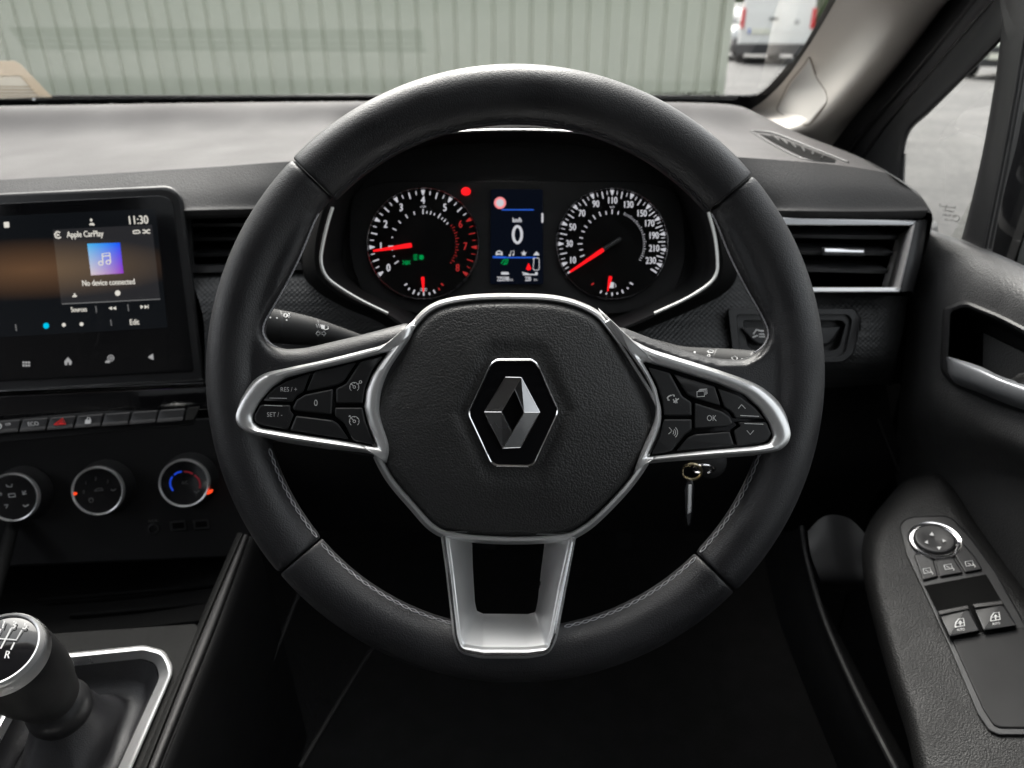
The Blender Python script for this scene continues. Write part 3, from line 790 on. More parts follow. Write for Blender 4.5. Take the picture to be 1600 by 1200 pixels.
mb.build('fuel_marks', M['e_white'], spd, smooth=False)
mb = MB(); strokes(mb, FC, [[(924, 445), (928, 442.5)]], 2.4); mb.build('fuel_low_mark', M['e_reddim'], spd, smooth=False)
needle(None, (949.5, 455), (954, 432), M['e_red'], 5.5, 2, 'fuel_needle', spd)
# warning lamps and centre screen
flat_mb = MB(); flat(flat_mb, FC, [(728 + 8 * math.cos(a) * (1 if abs(math.cos(a)) < .8 else .95), 299 + 6.6 * math.sin(a)) for a in [2 * PI * k / 24 for k in range(24)]])
flat_mb.build('red_warning_lamp', M['e_red'], cl, smooth=False)
M['e_disp'] = emat('dim blue black display glass', (.0022, .0032, .0065), .9)
scn = obj('centre_display', plate(FC, rnd([(767, 296), (848, 296), (849, 444), (766, 444)], 3), -.002, 0, .5), M['e_disp'], cl, smooth=False)
mb = MB(); flat(mb, FC, arc(781.3, 317, 9.3, 0, 350, 30), .0003); mb.build('speed_sign_ring', M['e_warm'], scn, smooth=False)
mb = MB(); flat(mb, FC, arc(781.3, 317, 6, 0, 350, 26), .0007)
text(mb, FC, 'km/h', 808, 344, 6.5, .0003, xs=.68, bold=.3)
zero = [(x, y) for x, y in arc(808.5, 366.5, 6.6, 0, 352, 40, 12.8)]
mb.add(tube([FC.hit(x, y, .0005) for x, y in zero], .0013, 8, True, flat=.3))
flat(mb, FC, rnd([(846, 333), (849, 333), (849, 348), (846, 348)], 1.2))
text(mb, FC, '225598', 786, 436, 6.2, .0003, xs=.62, bold=.25); text(mb, FC, 'km', 799, 437, 4, .0003, xs=.7); text(mb, FC, '220', 825, 436, 6.2, .0003, xs=.62, bold=.25); text(mb, FC, 'km', 837, 437, 4, .0003, xs=.7)
flat(mb, FC, rnd([(783, 425), (794, 425), (796, 429), (783, 429)], 1)); strokes(mb, FC, [[(816, 426), (826, 428)], [(817, 429), (838, 429)]], 2); flat(mb, FC, [(836, 425), (840, 425), (840, 430), (836, 430)])
strokes(mb, FC, [[(775.5, 399), (776, 394), (780, 392), (784, 394), (784.5, 399)], [(776, 397), (784, 397)]], 2.4)
strokes(mb, FC, [[(797, 399), (798.5, 392.5), (803.5, 391.5), (802.5, 398)]], 1.2)
for c in ((796.5, 399), (802, 398)): flat(mb, FC, arc(c[0], c[1], 1.6, 0, 330, 8))
flat(mb, FC, [(818.5 + r * math.sin(R(36 * k)), 396 - r * math.cos(R(36 * k))) for k, r in enumerate([5, 2.2] * 5)])
flat(mb, FC, [(833, 399), (836, 395), (838, 393), (841, 395), (843, 399)])
strokes(mb, FC, [rnd([(833, 403), (842.5, 403), (842.5, 422), (833, 422)], 3) + [(834.5, 403)]], 1.2)
mb.build('display_text', M['e_white'], scn, smooth=False)
mb = MB(); strokes(mb, FC, [[(784, 327.8), (834, 327.8)], [(790, 402.4), (838, 402.4)]], 2.2); strokes(mb, FC, [[(770, 401.5), (790, 402.2)]], 3.6); mb.build('blue_lines', M['e_blue'], scn, smooth=False)
mb = MB(); flat(mb, FC, [(826, 411), (828.5, 416), (830, 420), (828, 422), (824, 422), (822, 420), (823.5, 416)], .0006); mb.build('red_person_symbol', M['e_red'], scn, smooth=False)
mb = MB(); strokes(mb, FC, [[(783, 412), (787, 406), (794, 405), (792, 412), (786, 413)], [(788, 412), (791, 407)]], 2); mb.build('green_leaf_symbol', M['e_green'], scn, smooth=False)
obj('lens', ([U(x, y, .682 + (y - 367) / 160 * .013) for x, y in scl(BEZ, .966)], [tuple(range(len(BEZ)))]), M['lens'], cl, smooth=False)

# ================================================================== AIR VENTS
av = thing('air_vent', 'right dashboard air vent with three slats and grey metal frame, beside the door', 'air vent', U(1330, 400, .72))
VP_ = Dp(.715)
cav = [(1200, 348), (1412, 352), (1386, 452), (1215, 452)]
obj('duct', loft([[U(x, y, d) for x, y in cav] for d in (.716, .80)], True, False, True), M['void'], av, smooth=False)
obj('upper_trim', plate(VP_, rnd([(1205, 339), (1440, 344), (1428, 353), (1205, 352)], 2), -.01, .0015, 2), M['darkchrome'], av)
obj('lower_trim', plate(VP_, rnd([(1230, 449), (1410, 449), (1406, 457), (1235, 457)], 2.5), -.01, .003, 2), M['silver'], av)
obj('side_trim', loft([[U(1430, 350, .711), U(1407, 451, .711)], [U(1428, 351, .709), U(1404, 451, .709)], [U(1400, 371, .745), U(1378, 447, .745)]], False), M['silverbtn'], av)
obj('outer_flank', grid([[U(1430, 349, .711), U(1444, 343, .716), U(1450, 350, .75), U(1446, 380, .80)], [U(1418, 400, .711), U(1435, 400, .716), U(1440, 405, .75), U(1436, 420, .80)], [U(1407, 456, .711), U(1421, 455, .716), U(1426, 458, .75), U(1424, 470, .80)]], 5, 5), M['plastic'], av)
for y0, y1, x1 in ((368, 371, 1402), (394, 396, 1394), (420, 424, 1386)):
    pts = [U(1215, y0, .725), U(x1, y1, .725)]
    prof = []
    for (dz, dy) in ((.0022, .0), (.0018, -.0016), (-.0018, -.0012), (-.0022, .006), (-.0005, .03), (.0015, .03)):
        prof.append([p + Vector((0, dy, dz)) for p in pts])
    prof.append(prof[0])
    obj('slat', loft(prof, False), M['plastic'], av, auto=30)
sl_ = obj('adjuster', plate(Dp(.722), rnd([(1283, 386), (1352, 388), (1352, 400), (1285, 399)], 3), -.02, .003, 2), M['plastic'], av)
obj('chrome_insert', plate(Dp(.719), rnd([(1288, 388), (1350, 390), (1350, 395.5), (1288, 394.5)], 2), -.002, .0028, 1.5), M['chrome'], sl_)
for x in (1240, 1262, 1290, 1318, 1346, 1374): obj('vertical_fin', ([U(x, 352, .755), U(x, 450, .755), U(x, 450, .785), U(x, 352, .785)], [(0, 1, 2, 3)]), M['matt'], av, smooth=False)
av2 = thing('air_vent', 'dark central air vent between the touchscreen and the steering wheel rim', 'air vent', U(400, 370, .76))
obj('duct', loft([[U(x, y, d) for x, y in [(296, 334), (506, 330), (498, 412), (300, 418)]] for d in (.735, .82)], True, False, True), M['void'], av2, smooth=False)
obj('frame', band_pair(Dp(.735), [(290, 326), (512, 322), (504, 422), (296, 428)], [(300, 337), (503, 334), (496, 408), (304, 413)], [(0, -.01), (.1, .001), (.8, .001), (1, -.012)], 5, 5), M['plastic'], av2)
for y0, y1 in ((352, 350), (374, 371), (399, 394)):
    pts = [U(300, y0, .745), U(500, y1, .745)]
    prof = [[p + Vector((0, dy, dz)) for p in pts] for (dz, dy) in ((.0018, .0), (.0015, -.0014), (-.0015, -.0010), (-.0018, .006), (-.0005, .03), (.0015, .03))]
    prof.append(prof[0]); obj('slat', loft(prof, False), M['plastic'], av2, auto=30)
for x in (338, 384, 430, 476): obj('vertical_fin', ([U(x, 337, .765), U(x, 410, .765), U(x, 410, .79), U(x, 337, .79)], [(0, 1, 2, 3)]), M['matt'], av2, smooth=False)

# ================================================================== TOUCHSCREEN
Z3 = lambda x, y: (x / 4.444, 270 + y / 4.444)
SP = Pl(U(150, 440, .715), (.14, -.97, .21))
ts = thing('touchscreen', 'black landscape touchscreen left of the wheel showing the time 11:30 and a media page', 'touchscreen', U(150, 600, .70))
body_o = rnd([(-330, 318), (266, 290), (286, 306), (322, 596), (-330, 632)], [4, 12, 14, 6, 4], 6)
obj('housing', plate(SP, body_o, -.018, .001, 7), M['plastic'], ts)
obj('screen_glass', plate(SP, rnd([(-310, 334), (254, 305), (270, 314), (303, 581), (-310, 612)], [4, 10, 8, 5, 4], 5), .001, .0018, 1.2), M['gloss'], ts)
# picture on the screen
m = bpy.data.materials.new('brown glow wallpaper'); m.use_nodes = True; n = m.node_tree; n.nodes.clear()
om = n.nodes.new('ShaderNodeOutputMaterial'); em = n.nodes.new('ShaderNodeEmission'); gl = n.nodes.new('ShaderNodeBsdfGlossy'); gl.inputs['Roughness'].default_value = .1; gl.inputs[0].default_value = (.04, .04, .04, 1)
ad = n.nodes.new('ShaderNodeAddShader'); tc = n.nodes.new('ShaderNodeTexCoord'); mp = n.nodes.new('ShaderNodeMapping'); gr = n.nodes.new('ShaderNodeTexGradient'); gr.gradient_type = 'SPHERICAL'
g0 = SP.hit(50, 420); sca = (7.0, 7.0, 34.0)
mp.inputs['Scale'].default_value = sca; mp.inputs['Location'].default_value = (-g0.x * sca[0], -g0.y * sca[1], -g0.z * sca[2])
n.links.new(tc.outputs['Object'], mp.inputs[0]); n.links.new(mp.outputs[0], gr.inputs[0])
mx = n.nodes.new('ShaderNodeMixRGB'); mx.inputs[1].default_value = (.004, .0048, .006, 1); mx.inputs[2].default_value = (.10, .052, .026, 1)
n.links.new(gr.outputs[0], mx.inputs[0]); n.links.new(mx.outputs[0], em.inputs[0]); em.inputs[1].default_value = .8 * EK
n.links.new(em.outputs[0], ad.inputs[0]); n.links.new(gl.outputs[0], ad.inputs[1]); n.links.new(ad.outputs[0], om.inputs[0])
dsp = obj('lit_display', plate(SP, [(-300, 352), (243, 326), (262, 512), (-300, 545)], .0018, .0021, .3), m, ts, smooth=False)
M['cardlit'] = emat('media card panel', (.035, .030, .026), .55)
tdx, tup = (1, -.035), (-.12, -1)
mb = MB(); flat(mb, SP, [Z3(365, 395), Z3(1055, 360), Z3(1112, 875), Z3(425, 910)], .0023)
m2 = m.copy(); m2.name = 'brown glow media card'; m2.node_tree.nodes['Mix (Legacy)' if 'Mix (Legacy)' in m2.node_tree.nodes else [q.name for q in m2.node_tree.nodes if q.type == 'MIX_RGB'][0]].inputs[1].default_value = (.018, .018, .02, 1)
for q in m2.node_tree.nodes:
    if q.type == 'MIX_RGB': q.inputs[2].default_value = (.13, .085, .05, 1)
cardo = mb.build('media_card', m2, dsp, smooth=False)
mb = MB()
text(mb, SP, '11:30', *Z3(957, 330), 11.5, .0026, tdx, tup, .8, .3)
text(mb, SP, 'Apple CarPlay', *Z3(590, 427), 8.3, .0026, tdx, tup, .74, .25)
text(mb, SP, 'No device connected', *Z3(753, 762), 8.0, .0026, tdx, tup, .74, .25)
text(mb, SP, 'Sources', *Z3(548, 950), 6.6, .0026, tdx, tup, .74, .2)
text(mb, SP, 'Edit', *Z3(933, 1038), 7.6, .0026, tdx, tup, .78, .2)
flat(mb, SP, rnd([Z3(25, 342), Z3(62, 340), Z3(66, 380), Z3(29, 382)], 1.2), .0026)
def zl(L): return [Z3(*p) for p in L]
strokes(mb, SP, [zl([(418, 415), (395, 408), (380, 425), (386, 447), (405, 455), (422, 446)])], 2.0, .0026); flat(mb, SP, zl([(393, 420), (416, 432), (395, 443)]), .0026)
flat(mb, SP, zl([(618, 362), (625, 350), (648, 348), (658, 362), (655, 366)]), .0026); strokes(mb, SP, [zl([(632, 318), (634, 338)]), zl([(626, 328), (640, 326)])], 2.2, .0026)
strokes(mb, SP, [zl([(930, 402), (965, 400), (972, 412), (965, 420)]), zl([(960, 420), (928, 420), (924, 410), (930, 402)]), zl([(990, 398), (1005, 398), (1025, 418), (1042, 418)]), zl([(990, 418), (1005, 418), (1025, 398), (1042, 396)])], 1.8, .0026)
for a in (0, 28): flat(mb, SP, zl([(753 + a, 940), (777 + a, 928), (779 + a, 953)]), .0026)
for a in (0, 28): flat(mb, SP, zl([(998 + a, 930), (974 + a, 918), (977 + a, 945)]), .0026)
for a in (3, 36): strokes(mb, SP, [arc(*Z3(0, 0), 0, 0, 1, 1)] if False else [zl([(1028, 916), (1030, 943)])], 1, .0026)
flat(mb, SP, arc(*Z3(817, 835), 4.3, 0, 340, 16), .0026); flat(mb, SP, zl([(502, 863), (505, 852), (515, 848), (510, 838), (522, 836), (524, 848), (532, 850), (534, 862)]), .0026)
for c in (443, 566): flat(mb, SP, arc(*Z3(c, 1056 - (c - 443) * .04), 3.0, 0, 340, 14), .0026)
mb.build('display_text', M['e_wdim'], dsp, smooth=False)
mb = MB(); strokes(mb, SP, [zl([(430, 911), (1112, 877)]), zl([(664, 925), (670, 970)]), zl([(887, 914), (893, 960)]), zl([(768, 1020), (774, 1062)]), zl([(108, 1052), (114, 1098)])], 1.4, .0026); mb.build('divider_lines', M['e_line'], dsp, smooth=False)
mb = MB(); flat(mb, SP, arc(*Z3(320, 1062), 4.6, 0, 345, 20), .0026); mb.build('page_dot', M['e_cyan'], dsp, smooth=False)
# album tile: blue to violet picture
mt = bpy.data.materials.new('blue violet album tile'); mt.use_nodes = True; n = mt.node_tree; n.nodes.clear()
om = n.nodes.new('ShaderNodeOutputMaterial'); em = n.nodes.new('ShaderNodeEmission'); tc = n.nodes.new('ShaderNodeTexCoord')
a0, a1, a2 = SP.hit(*Z3(605, 492)), SP.hit(*Z3(833, 485)), SP.hit(*Z3(632, 710))
def axisval(P0, P1):
    dvv = (P1 - P0); l2 = dvv.dot(dvv)
    vm = n.nodes.new('ShaderNodeVectorMath'); vm.operation = 'SUBTRACT'; vm.inputs[1].default_value = P0; n.links.new(tc.outputs['Object'], vm.inputs[0])
    dt = n.nodes.new('ShaderNodeVectorMath'); dt.operation = 'DOT_PRODUCT'; dt.inputs[1].default_value = dvv / l2; n.links.new(vm.outputs[0], dt.inputs[0]); return dt.outputs['Value']
ux, uy = axisval(a0, a1), axisval(a0, a2)
def mixc(f, c1, c2, l1=None, l2=None):
    q = n.nodes.new('ShaderNodeMixRGB'); q.use_clamp = True
    if l1: n.links.new(l1, q.inputs[1])
    else: q.inputs[1].default_value = (*c1, 1)
    if l2: n.links.new(l2, q.inputs[2])
    else: q.inputs[2].default_value = (*c2, 1)
    n.links.new(f, q.inputs[0]); return q.outputs[0]
top_ = mixc(ux, (.06, .42, .75), (.01, .09, .85)); bot_ = mixc(ux, (.62, .52, .55), (.28, .03, .45)); al = mixc(uy, None or (0, 0, 0), (0, 0, 0), top_, bot_)
n.links.new(al, em.inputs[0]); em.inputs[1].default_value = .75 * EK; n.links.new(em.outputs[0], om.inputs[0])
mb = MB(); flat(mb, SP, zl([(605, 492), (833, 485), (858, 698), (632, 712)]), .0026); alb = mb.build('album_tile', mt, dsp, smooth=False)
mb = MB(); strokes(mb, SP, [zl([(715, 628), (709, 562), (762, 556), (768, 620)]), zl([(711, 580), (764, 574)]), [Z3(700 + 15 * math.cos(R(a)), 628 + 14 * math.sin(R(a))) for a in range(0, 361, 40)], [Z3(752 + 15 * math.cos(R(a)), 621 + 14 * math.sin(R(a))) for a in range(0, 361, 40)]], 1.7, .003)
mb.build('music_note', M['e_wdim'], dsp, smooth=False)
mb = MB()
for i in range(3):
    for j in range(2): flat(mb, SP, [(35 + i * 4.3, 565 + j * 4.6), (38 + i * 4.3, 564.8 + j * 4.6), (38.4 + i * 4.3, 568 + j * 4.6), (35.4 + i * 4.3, 568.2 + j * 4.6)], .0026)
flat(mb, SP, [(100.5, 565), (106, 558), (112, 564.5), (111.5, 570), (107.5, 570), (107.5, 566), (105, 566), (105, 570.3), (101.5, 570.5)], .0026)
strokes(mb, SP, [arc(173, 559.5, 4.6, 0, 360, 12), arc(173, 559.5, 1.8, 0, 360, 8)], 1.3, .0026); flat(mb, SP, [(164, 567), (166, 563), (171, 564), (172, 567)], .0026)
flat(mb, SP, [(231, 558), (239, 552.5), (240, 562.5), (234, 560)], .0026)
mb.build('touch_key_symbols', M['e_wfaint'], ts, smooth=False)
obj('chrome_line', plate(SP, [(-330, 624), (318, 598), (319, 602.5), (-330, 631)], 0, .003, 1), M['chrome'], ts)
obj('lower_fascia', plate(Pl(U(150, 640, .705), (.1, -.97, .2)), [(-330, 634), (322, 605), (330, 640), (-330, 684)], -.012, 0, 2), M['gloss'], ts)

# switch row
ZB = lambda x, y: (x / 4.615, 600 + y / 4.615)
KP = Pl(U(150, 655, .70), (.1, -.80, .62))
sr = thing('switch_row', 'row of low flat piano keys under the touchscreen with a red hazard triangle key', 'switches', U(150, 660, .70))
obj('carrier', plate(KP, [(-330, 688), (300, 628), (316, 630), (302, 664), (-330, 722)], -.02, -.004, 2), M['matt'], sr)
for i in range(-3, 6):
    x0 = 160 + 198 * i; yt = 250 - 13.5 * i
    P = [ZB(x0 + 8, yt + 6), ZB(x0 + 188, yt - 8), ZB(x0 + 166, yt + 86), ZB(x0 - 24, yt + 100)]
    kk = obj('key', plate(KP, rnd(P, 2), -.004, .0015, 1.6), M['button'], sr, label='hazard warning key' if i == 1 else None)
    obj('ribbed_lip', plate(KP, [ZB(x0 - 14, yt + 70), ZB(x0 + 172, yt + 56), ZB(x0 + 165, yt + 82), ZB(x0 - 21, yt + 96)], .0014, .0022, .8), M['dash'], kk)
    mb = MB(); cx, cy = x0 + 84, yt + 38
    if i == 0: text(mb, KP, 'ECO', *ZB(cx - 5, cy), 5.6, .0026, (1, -.06), (-.25, -1), .95, .15); mb.build('symbol', M['print'], kk, smooth=False)
    if i == -1: text(mb, KP, 'OFF', *ZB(cx + 12, cy - 10), 3.2, .0026, (1, -.06), (-.25, -1), .95); strokes(mb, KP, [[ZB(cx - 60 + 24 * math.cos(R(a)), cy + 4 - 20 * math.sin(R(a))) for a in range(0, 361, 30)], [ZB(cx - 68, cy + 16), ZB(cx - 58, cy - 12), ZB(cx - 50, cy + 14)]], 1.4, .0026); mb.build('symbol', M['print'], kk, smooth=False)
    if i == 2:
        flat(mb, KP, [ZB(cx - 25, cy - 2), ZB(cx + 18, cy - 5), ZB(cx + 14, cy + 24), ZB(cx - 30, cy + 27)], .0026); strokes(mb, KP, [[ZB(cx - 16, cy), ZB(cx - 8, cy - 20), ZB(cx + 8, cy - 18), ZB(cx + 9, cy)]], 1.3, .0026); mb.build('symbol', M['print'], kk, smooth=False)
    if i == 1:
        strokes(mb, KP, [[ZB(390, 294), ZB(452, 248), ZB(474, 288), ZB(390, 294)], [ZB(425, 285), ZB(450, 266), ZB(458, 282), ZB(425, 285)]], 2.2, .0026); mb.build('symbol', M['redprint'], kk, smooth=False)
obj('end_cap', plate(KP, rnd([ZB(1352, 170), ZB(1445, 160), ZB(1395, 262), ZB(1332, 268)], 2), -.004, .002, 1.5), M['console'], sr)

# ================================================================== CLIMATE PANEL
HP = Pl(U(288, 755, .745), Vector((.13, -.90, .40)))
hp = thing('climate_panel', 'black climate panel with three round silver ringed dials left of the wheel', 'climate controls', U(150, 760, .75))
HB = Pl(HP.P - HP.N * .022, HP.N)
obj('fascia', plate(HB, rnd([(-330, 706), (330, 652), (352, 690), (392, 828), (380, 870), (-330, 900)], 8), -.01, .0, 3), M['matt'], hp)
def knob(cx, cy, r, label):
    c = HP.hit(cx, cy)
    k = obj('dial', lathe(c, HP.N, [(r * 1.16, -.023), (r * 1.14, -.018), (r * 1.04, -.014), (r * 1.0, -.003), (r * .98, 0)], 56), M['plastic'], hp, label=label)
    obj('silver_ring', lathe(c, HP.N, [(r * 1.01, -.003), (r * 1.01, .0005), (r * .97, .0018), (r * .92, .0012), (r * .90, -.001)], 64), M['silver'], k)
    obj('face', lathe(c, HP.N, [(r * .92, 0), (.0, .0002)], 48), M['gloss'], k)
    return k
k1 = knob(20, 777, .0243, 'leftmost dial, air direction symbols')
k2 = knob(153, 767, .0248, 'middle dial, fan speeds 0 to 3'); k3 = knob(288, 755, .0248, 'right dial with blue and red temperature arcs')
mb = MB(); N_ = HP
for s, x, y in (('1', 620, 714), ('2', 690, 684), ('3', 775, 704), ('0', 603, 780)): text(mb, HP, s, *ZB(x, y), 4.6, .001)
strokes(mb, HP, [[ZB(680, 770), ZB(700, 755), ZB(735, 752), ZB(745, 765), ZB(680, 772)], [ZB(800, 760), ZB(815, 770), ZB(835, 758)], arc(*ZB(657, 838), 3.4, 0, 360, 10)], 1.2, .001); mb.build('symbols', M['dimprint'], k2, smooth=False)
mb = MB(); strokes(mb, HP, [[ZB(44, 726), ZB(52, 740), ZB(84, 742), ZB(86, 722)], [ZB(160, 770), ZB(168, 790), ZB(186, 770)], [ZB(162, 796), ZB(190, 792)], [ZB(60, 794), ZB(105, 790), ZB(112, 812), ZB(66, 816), ZB(60, 794)], [ZB(30, 874), ZB(56, 870), ZB(44, 896)], [ZB(165, 872), ZB(182, 884), ZB(205, 870)], [ZB(0, 784), ZB(10, 792), ZB(6, 806)]], 1.3, .001); mb.build('symbols', M['print'], k1, smooth=False)
mb = MB(); text(mb, HP, 'A/C', *ZB(1333, 712), 4.6, .001, (1, -.05), (-.1, -1)); strokes(mb, HP, [[ZB(1400, 772), ZB(1418, 788), ZB(1436, 768)]], 1.2, .001); mb.build('symbols', M['dimprint'], k3, smooth=False)
M['blueprint'] = mat('blue print', (.02, .09, .75), .45, emit=((.01, .07, .8), .12)); M['redarc'] = mat('red print', (.55, .02, .04), .45)
mb = MB(); strokes(mb, HP, [cr([ZB(1248, 770), ZB(1230, 738), ZB(1228, 700), ZB(1242, 668)], 4, False), [ZB(1256, 656), ZB(1280, 638), ZB(1310, 632)]], 2.6, .001); mb.build('cold_arc', M['blueprint'], k3, smooth=False)
mb = MB(); strokes(mb, HP, [[ZB(1325, 631), ZB(1360, 634), ZB(1390, 647)], cr([ZB(1402, 656), ZB(1430, 684), ZB(1442, 716), ZB(1441, 752)], 4, False)], 2.6, .001); mb.build('hot_arc', M['redarc'], k3, smooth=False)
obj('red_pointer', plate(HP, rnd([ZB(1480, 780), ZB(1505, 775), ZB(1525, 758), ZB(1538, 762), ZB(1530, 782), ZB(1500, 798), ZB(1480, 796)], 1.5), -.004, .001, 1), M['red'], k3)
obj('red_pointer', plate(HP, rnd([ZB(520, 782), ZB(548, 780), ZB(560, 788), ZB(545, 804), ZB(525, 800)], 1.5), -.004, .001, 1), M['red'], k2)
ax_ = obj('aux_socket', lathe(HB.hit(240, 826), HB.N, [(.0058, 0), (.0055, .0015), (.0038, .0018), (.0034, -.001), (.0018, -.001), (.0, -.006)], 24), M['plastic'], hp)
mb = MB(); text(mb, HB, 'AUX-IN', 239, 814, 3.2, .0008, (1, -.05), (-.1, -1)); mb.build('lettering', M['dimprint'], hp, smooth=False)
for cx, cy in ((278, 822), (314, 820)):
    q = obj('usb_socket', plate(HB, rnd([(cx - 13, cy - 7), (cx + 12, cy - 9), (cx + 14, cy + 6), (cx - 11, cy + 8)], 2), 0, .0014, 1), M['plastic'], hp)
    obj('opening', plate(HB, [(cx - 9, cy - 4.5), (cx + 9, cy - 6), (cx + 10, cy + 3), (cx - 8, cy + 4.5)], .0013, .0017, .4), M['void'], q)

# ================================================================== CENTRE CONSOLE AND GEAR LEVER
cc = thing('centre_console', 'dark speckled centre console with a silver framed gear gaiter opening', 'console', U(250, 1100, .60))
obj('storage_tray', grid([[D(-300, 890, .79), D(0, 865, .79), D(200, 858, .79), D(385, 850, .78)], [D(-300, 960, .80), D(0, 930, .80), D(200, 915, .80), D(355, 905, .78)], [D(-300, 1020, .68), D(0, 998, .68), D(200, 982, .68), D(320, 968, .67)]], 5, 6), M['void'], cc)
for a, b, d in (((60, 938), (332, 916), .765), ((110, 962), (322, 944), .72)): obj('tray_ledge', tube([D(*a, d), D(*b, d)], .0022, 8), M['void'], cc)
CP = Pl(U(250, 1040, .594), (0, -.15, 1))
FO = [(48, 1026), (225, 1008), (258, 1016), (273, 1046), (196, 1225), (120, 1400), (-150, 1430), (-60, 1240)]
FI = [(62, 1046), (222, 1029), (243, 1036), (250, 1058), (178, 1215), (100, 1380), (-120, 1400), (-38, 1230)]
top_out = [(-120, 1004), (305, 975), (312, 984), (314, 1000), (225, 1215), (140, 1420), (-240, 1500), (-160, 1240)]
obj('top_cover', band_pair(CP, top_out, FO, [(0, -.02), (0, .0), (.5, .0005), (1, 0), (1, -.003)], 3, [14, 6, 10, 14, 4, 4, 4, 4]), M['console'], cc)
obj('silver_frame', band_pair(CP, FO, FI, [(0, -.002), (.05, .0035), (.18, .0046), (.34, .0042), (.42, .002), (1, -.009)], [14, 6, 10, 14, 4, 4, 4, 4], [14, 6, 8, 10, 4, 4, 4, 4]), M['silver'], cc)
Lc = [(371, 832, .70), (308, 978, .628), (217, 1200, .527), (130, 1420, .455)]
Mc = [(381, 834, .695), (318, 982, .622), (231, 1200, .522), (146, 1420, .45)]
Rc_ = [(390, 838, .70), (340, 975, .628), (249, 1200, .525), (166, 1420, .452)]
def strip(A, B, lift, m, name):
    rows_ = []
    for q, hh in ((0, -.004), (.08, 0), (.3, lift), (.7, lift), (.93, 0), (1, -.006)):
        rows_.append([D(a[0] + (b[0] - a[0]) * q, a[1] + (b[1] - a[1]) * q, a[2] + (b[2] - a[2]) * q - hh) for a, b in zip(A, B)])
    return obj(name, grid(rows_, 6, 3), m, cc)
strip(Lc, Mc, .003, M['console'], 'inner_rail'); strip(Mc, Rc_, .005, M['dash'], 'outer_rail')
obj('side_wall', grid([[D(*p) for p in Rc_], [D(*p) + Vector((.008, 0, -.03)) for p in Rc_], [D(*p) + Vector((.02, 0, -.28)) for p in Rc_]], 6, 5), M['matt'], cc)
obj('left_rail', tube([D(22, 815, .74), D(2, 890, .71), D(-30, 1000, .66)], .006, 12), M['console'], cc)
for a, b in (((470, 920), (365, 1200)), ((600, 985), (468, 1200))): obj('carpet_edge', tube([D(*a, .80), D((a[0] + b[0]) / 2 - 2, (a[1] + b[1]) / 2, .72), D(*b, .64)], .002, 6), M['matt'], cc)

gv = thing('gear_lever', 'gear lever with round knob marked 1 3 5 R and a black leather gaiter', 'gear lever', U(95, 1150, .56))
A_ = U(80, 1090, .535); B_ = U(-2, 1014, .470)
ax = (B_ - A_).normalized(); Ln = (B_ - A_).length
kb = obj('knob', lathe(A_, ax, [(.0, -.004), (.016, -.004), (.020, .004), (.0222, .018), (.0252, .030), (.0264, .042), (0.0267, Ln - .026), (0.0264, Ln - .016), (0.0258, Ln - .012)], 64), M['matt'], gv)
obj('knurled_ring', lathe(A_, ax, [(0.0262, Ln - .013), (0.0266, Ln - .011), (0.0262, Ln - .005), (0.0251, Ln - .003)], 64), mat('knurled satin metal', (.6, .6, .6), .3, 1, bump=('noise', 2200, .0004, 1)), kb)
obj('polished_ring', lathe(A_, ax, [(0.0253, Ln - .004), (0.0251, Ln - .0015), (0.0239, Ln + .0008), (0.0227, Ln + .0004), (0.0220, Ln - .001)], 64), M['silver'], kb)
obj('cap', lathe(A_, ax, [(0.0224, Ln - .001), (0.0168, Ln + .0008), (0.0000, Ln + .0016)], 48), M['gloss'], kb)
KG = Pl(A_ + ax * (Ln + .002), ax)
ZK = lambda x, y: (x / 4.8, 950 + y / 4.8)
mb = MB(); kd, ku = (1, .02), (.28, -1)
for s, x, y in (('1', 24, 128), ('3', 106, 128), ('5', 190, 134), ('R', 55, 352), ('2', -60, 330)): text(mb, KG, s, *ZK(x, y), 10.5, .0004, kd, ku, .9, .25)
strokes(mb, KG, [[ZK(84, 152), ZK(5, 305)], [ZK(165, 165), ZK(122, 240), ZK(-40, 228)], [ZK(108, 258), ZK(82, 312)], [ZK(5, 158), ZK(-60, 300)]], 2.0, .0004)
mb.build('shift_pattern', M['print'], kb, smooth=False)
col_c = U(90, 1104, .548)
obj('collar', lathe(col_c, ax, [(.012, .012), (.0185, .009), (.0215, .003), (.0225, -.003), (.0215, -.009)], 48), M['switch'], gv)
gi = rs(rnd(FI, [14, 6, 8, 10, 4, 4, 4, 4], 5), 48)
u_ = Vector((0, 0, 1)); u_ = (u_ - ax * u_.dot(ax)).normalized(); v_ = ax.cross(u_)
bot = [CP.hit(x, y, -.012) for x, y in gi]
cen = sum(bot, Vector()) / len(bot)
ring = []
for p in bot:
    dq = (p - cen); a = math.atan2(dq.dot(v_), dq.dot(u_)); ring.append(col_c - ax * .008 + (u_ * math.cos(a) + v_ * math.sin(a)) * .021)
Ls = []
for k in range(15):
    t_ = k / 14; L = []
    for j, (a, b) in enumerate(zip(ring, bot)):
        e = t_ ** 1.0
        p = a.lerp(b, e); p = p + Vector((0, 0, -.028 * math.sin(PI * t_) )) + (p - cen.lerp(col_c, 1 - t_)).normalized() * (.0022 * math.sin(t_ * 17 + j * .26) * math.sin(PI * t_))
        L.append(p)
    Ls.append(L)
obj('gaiter', loft(Ls), M['leather'], gv)

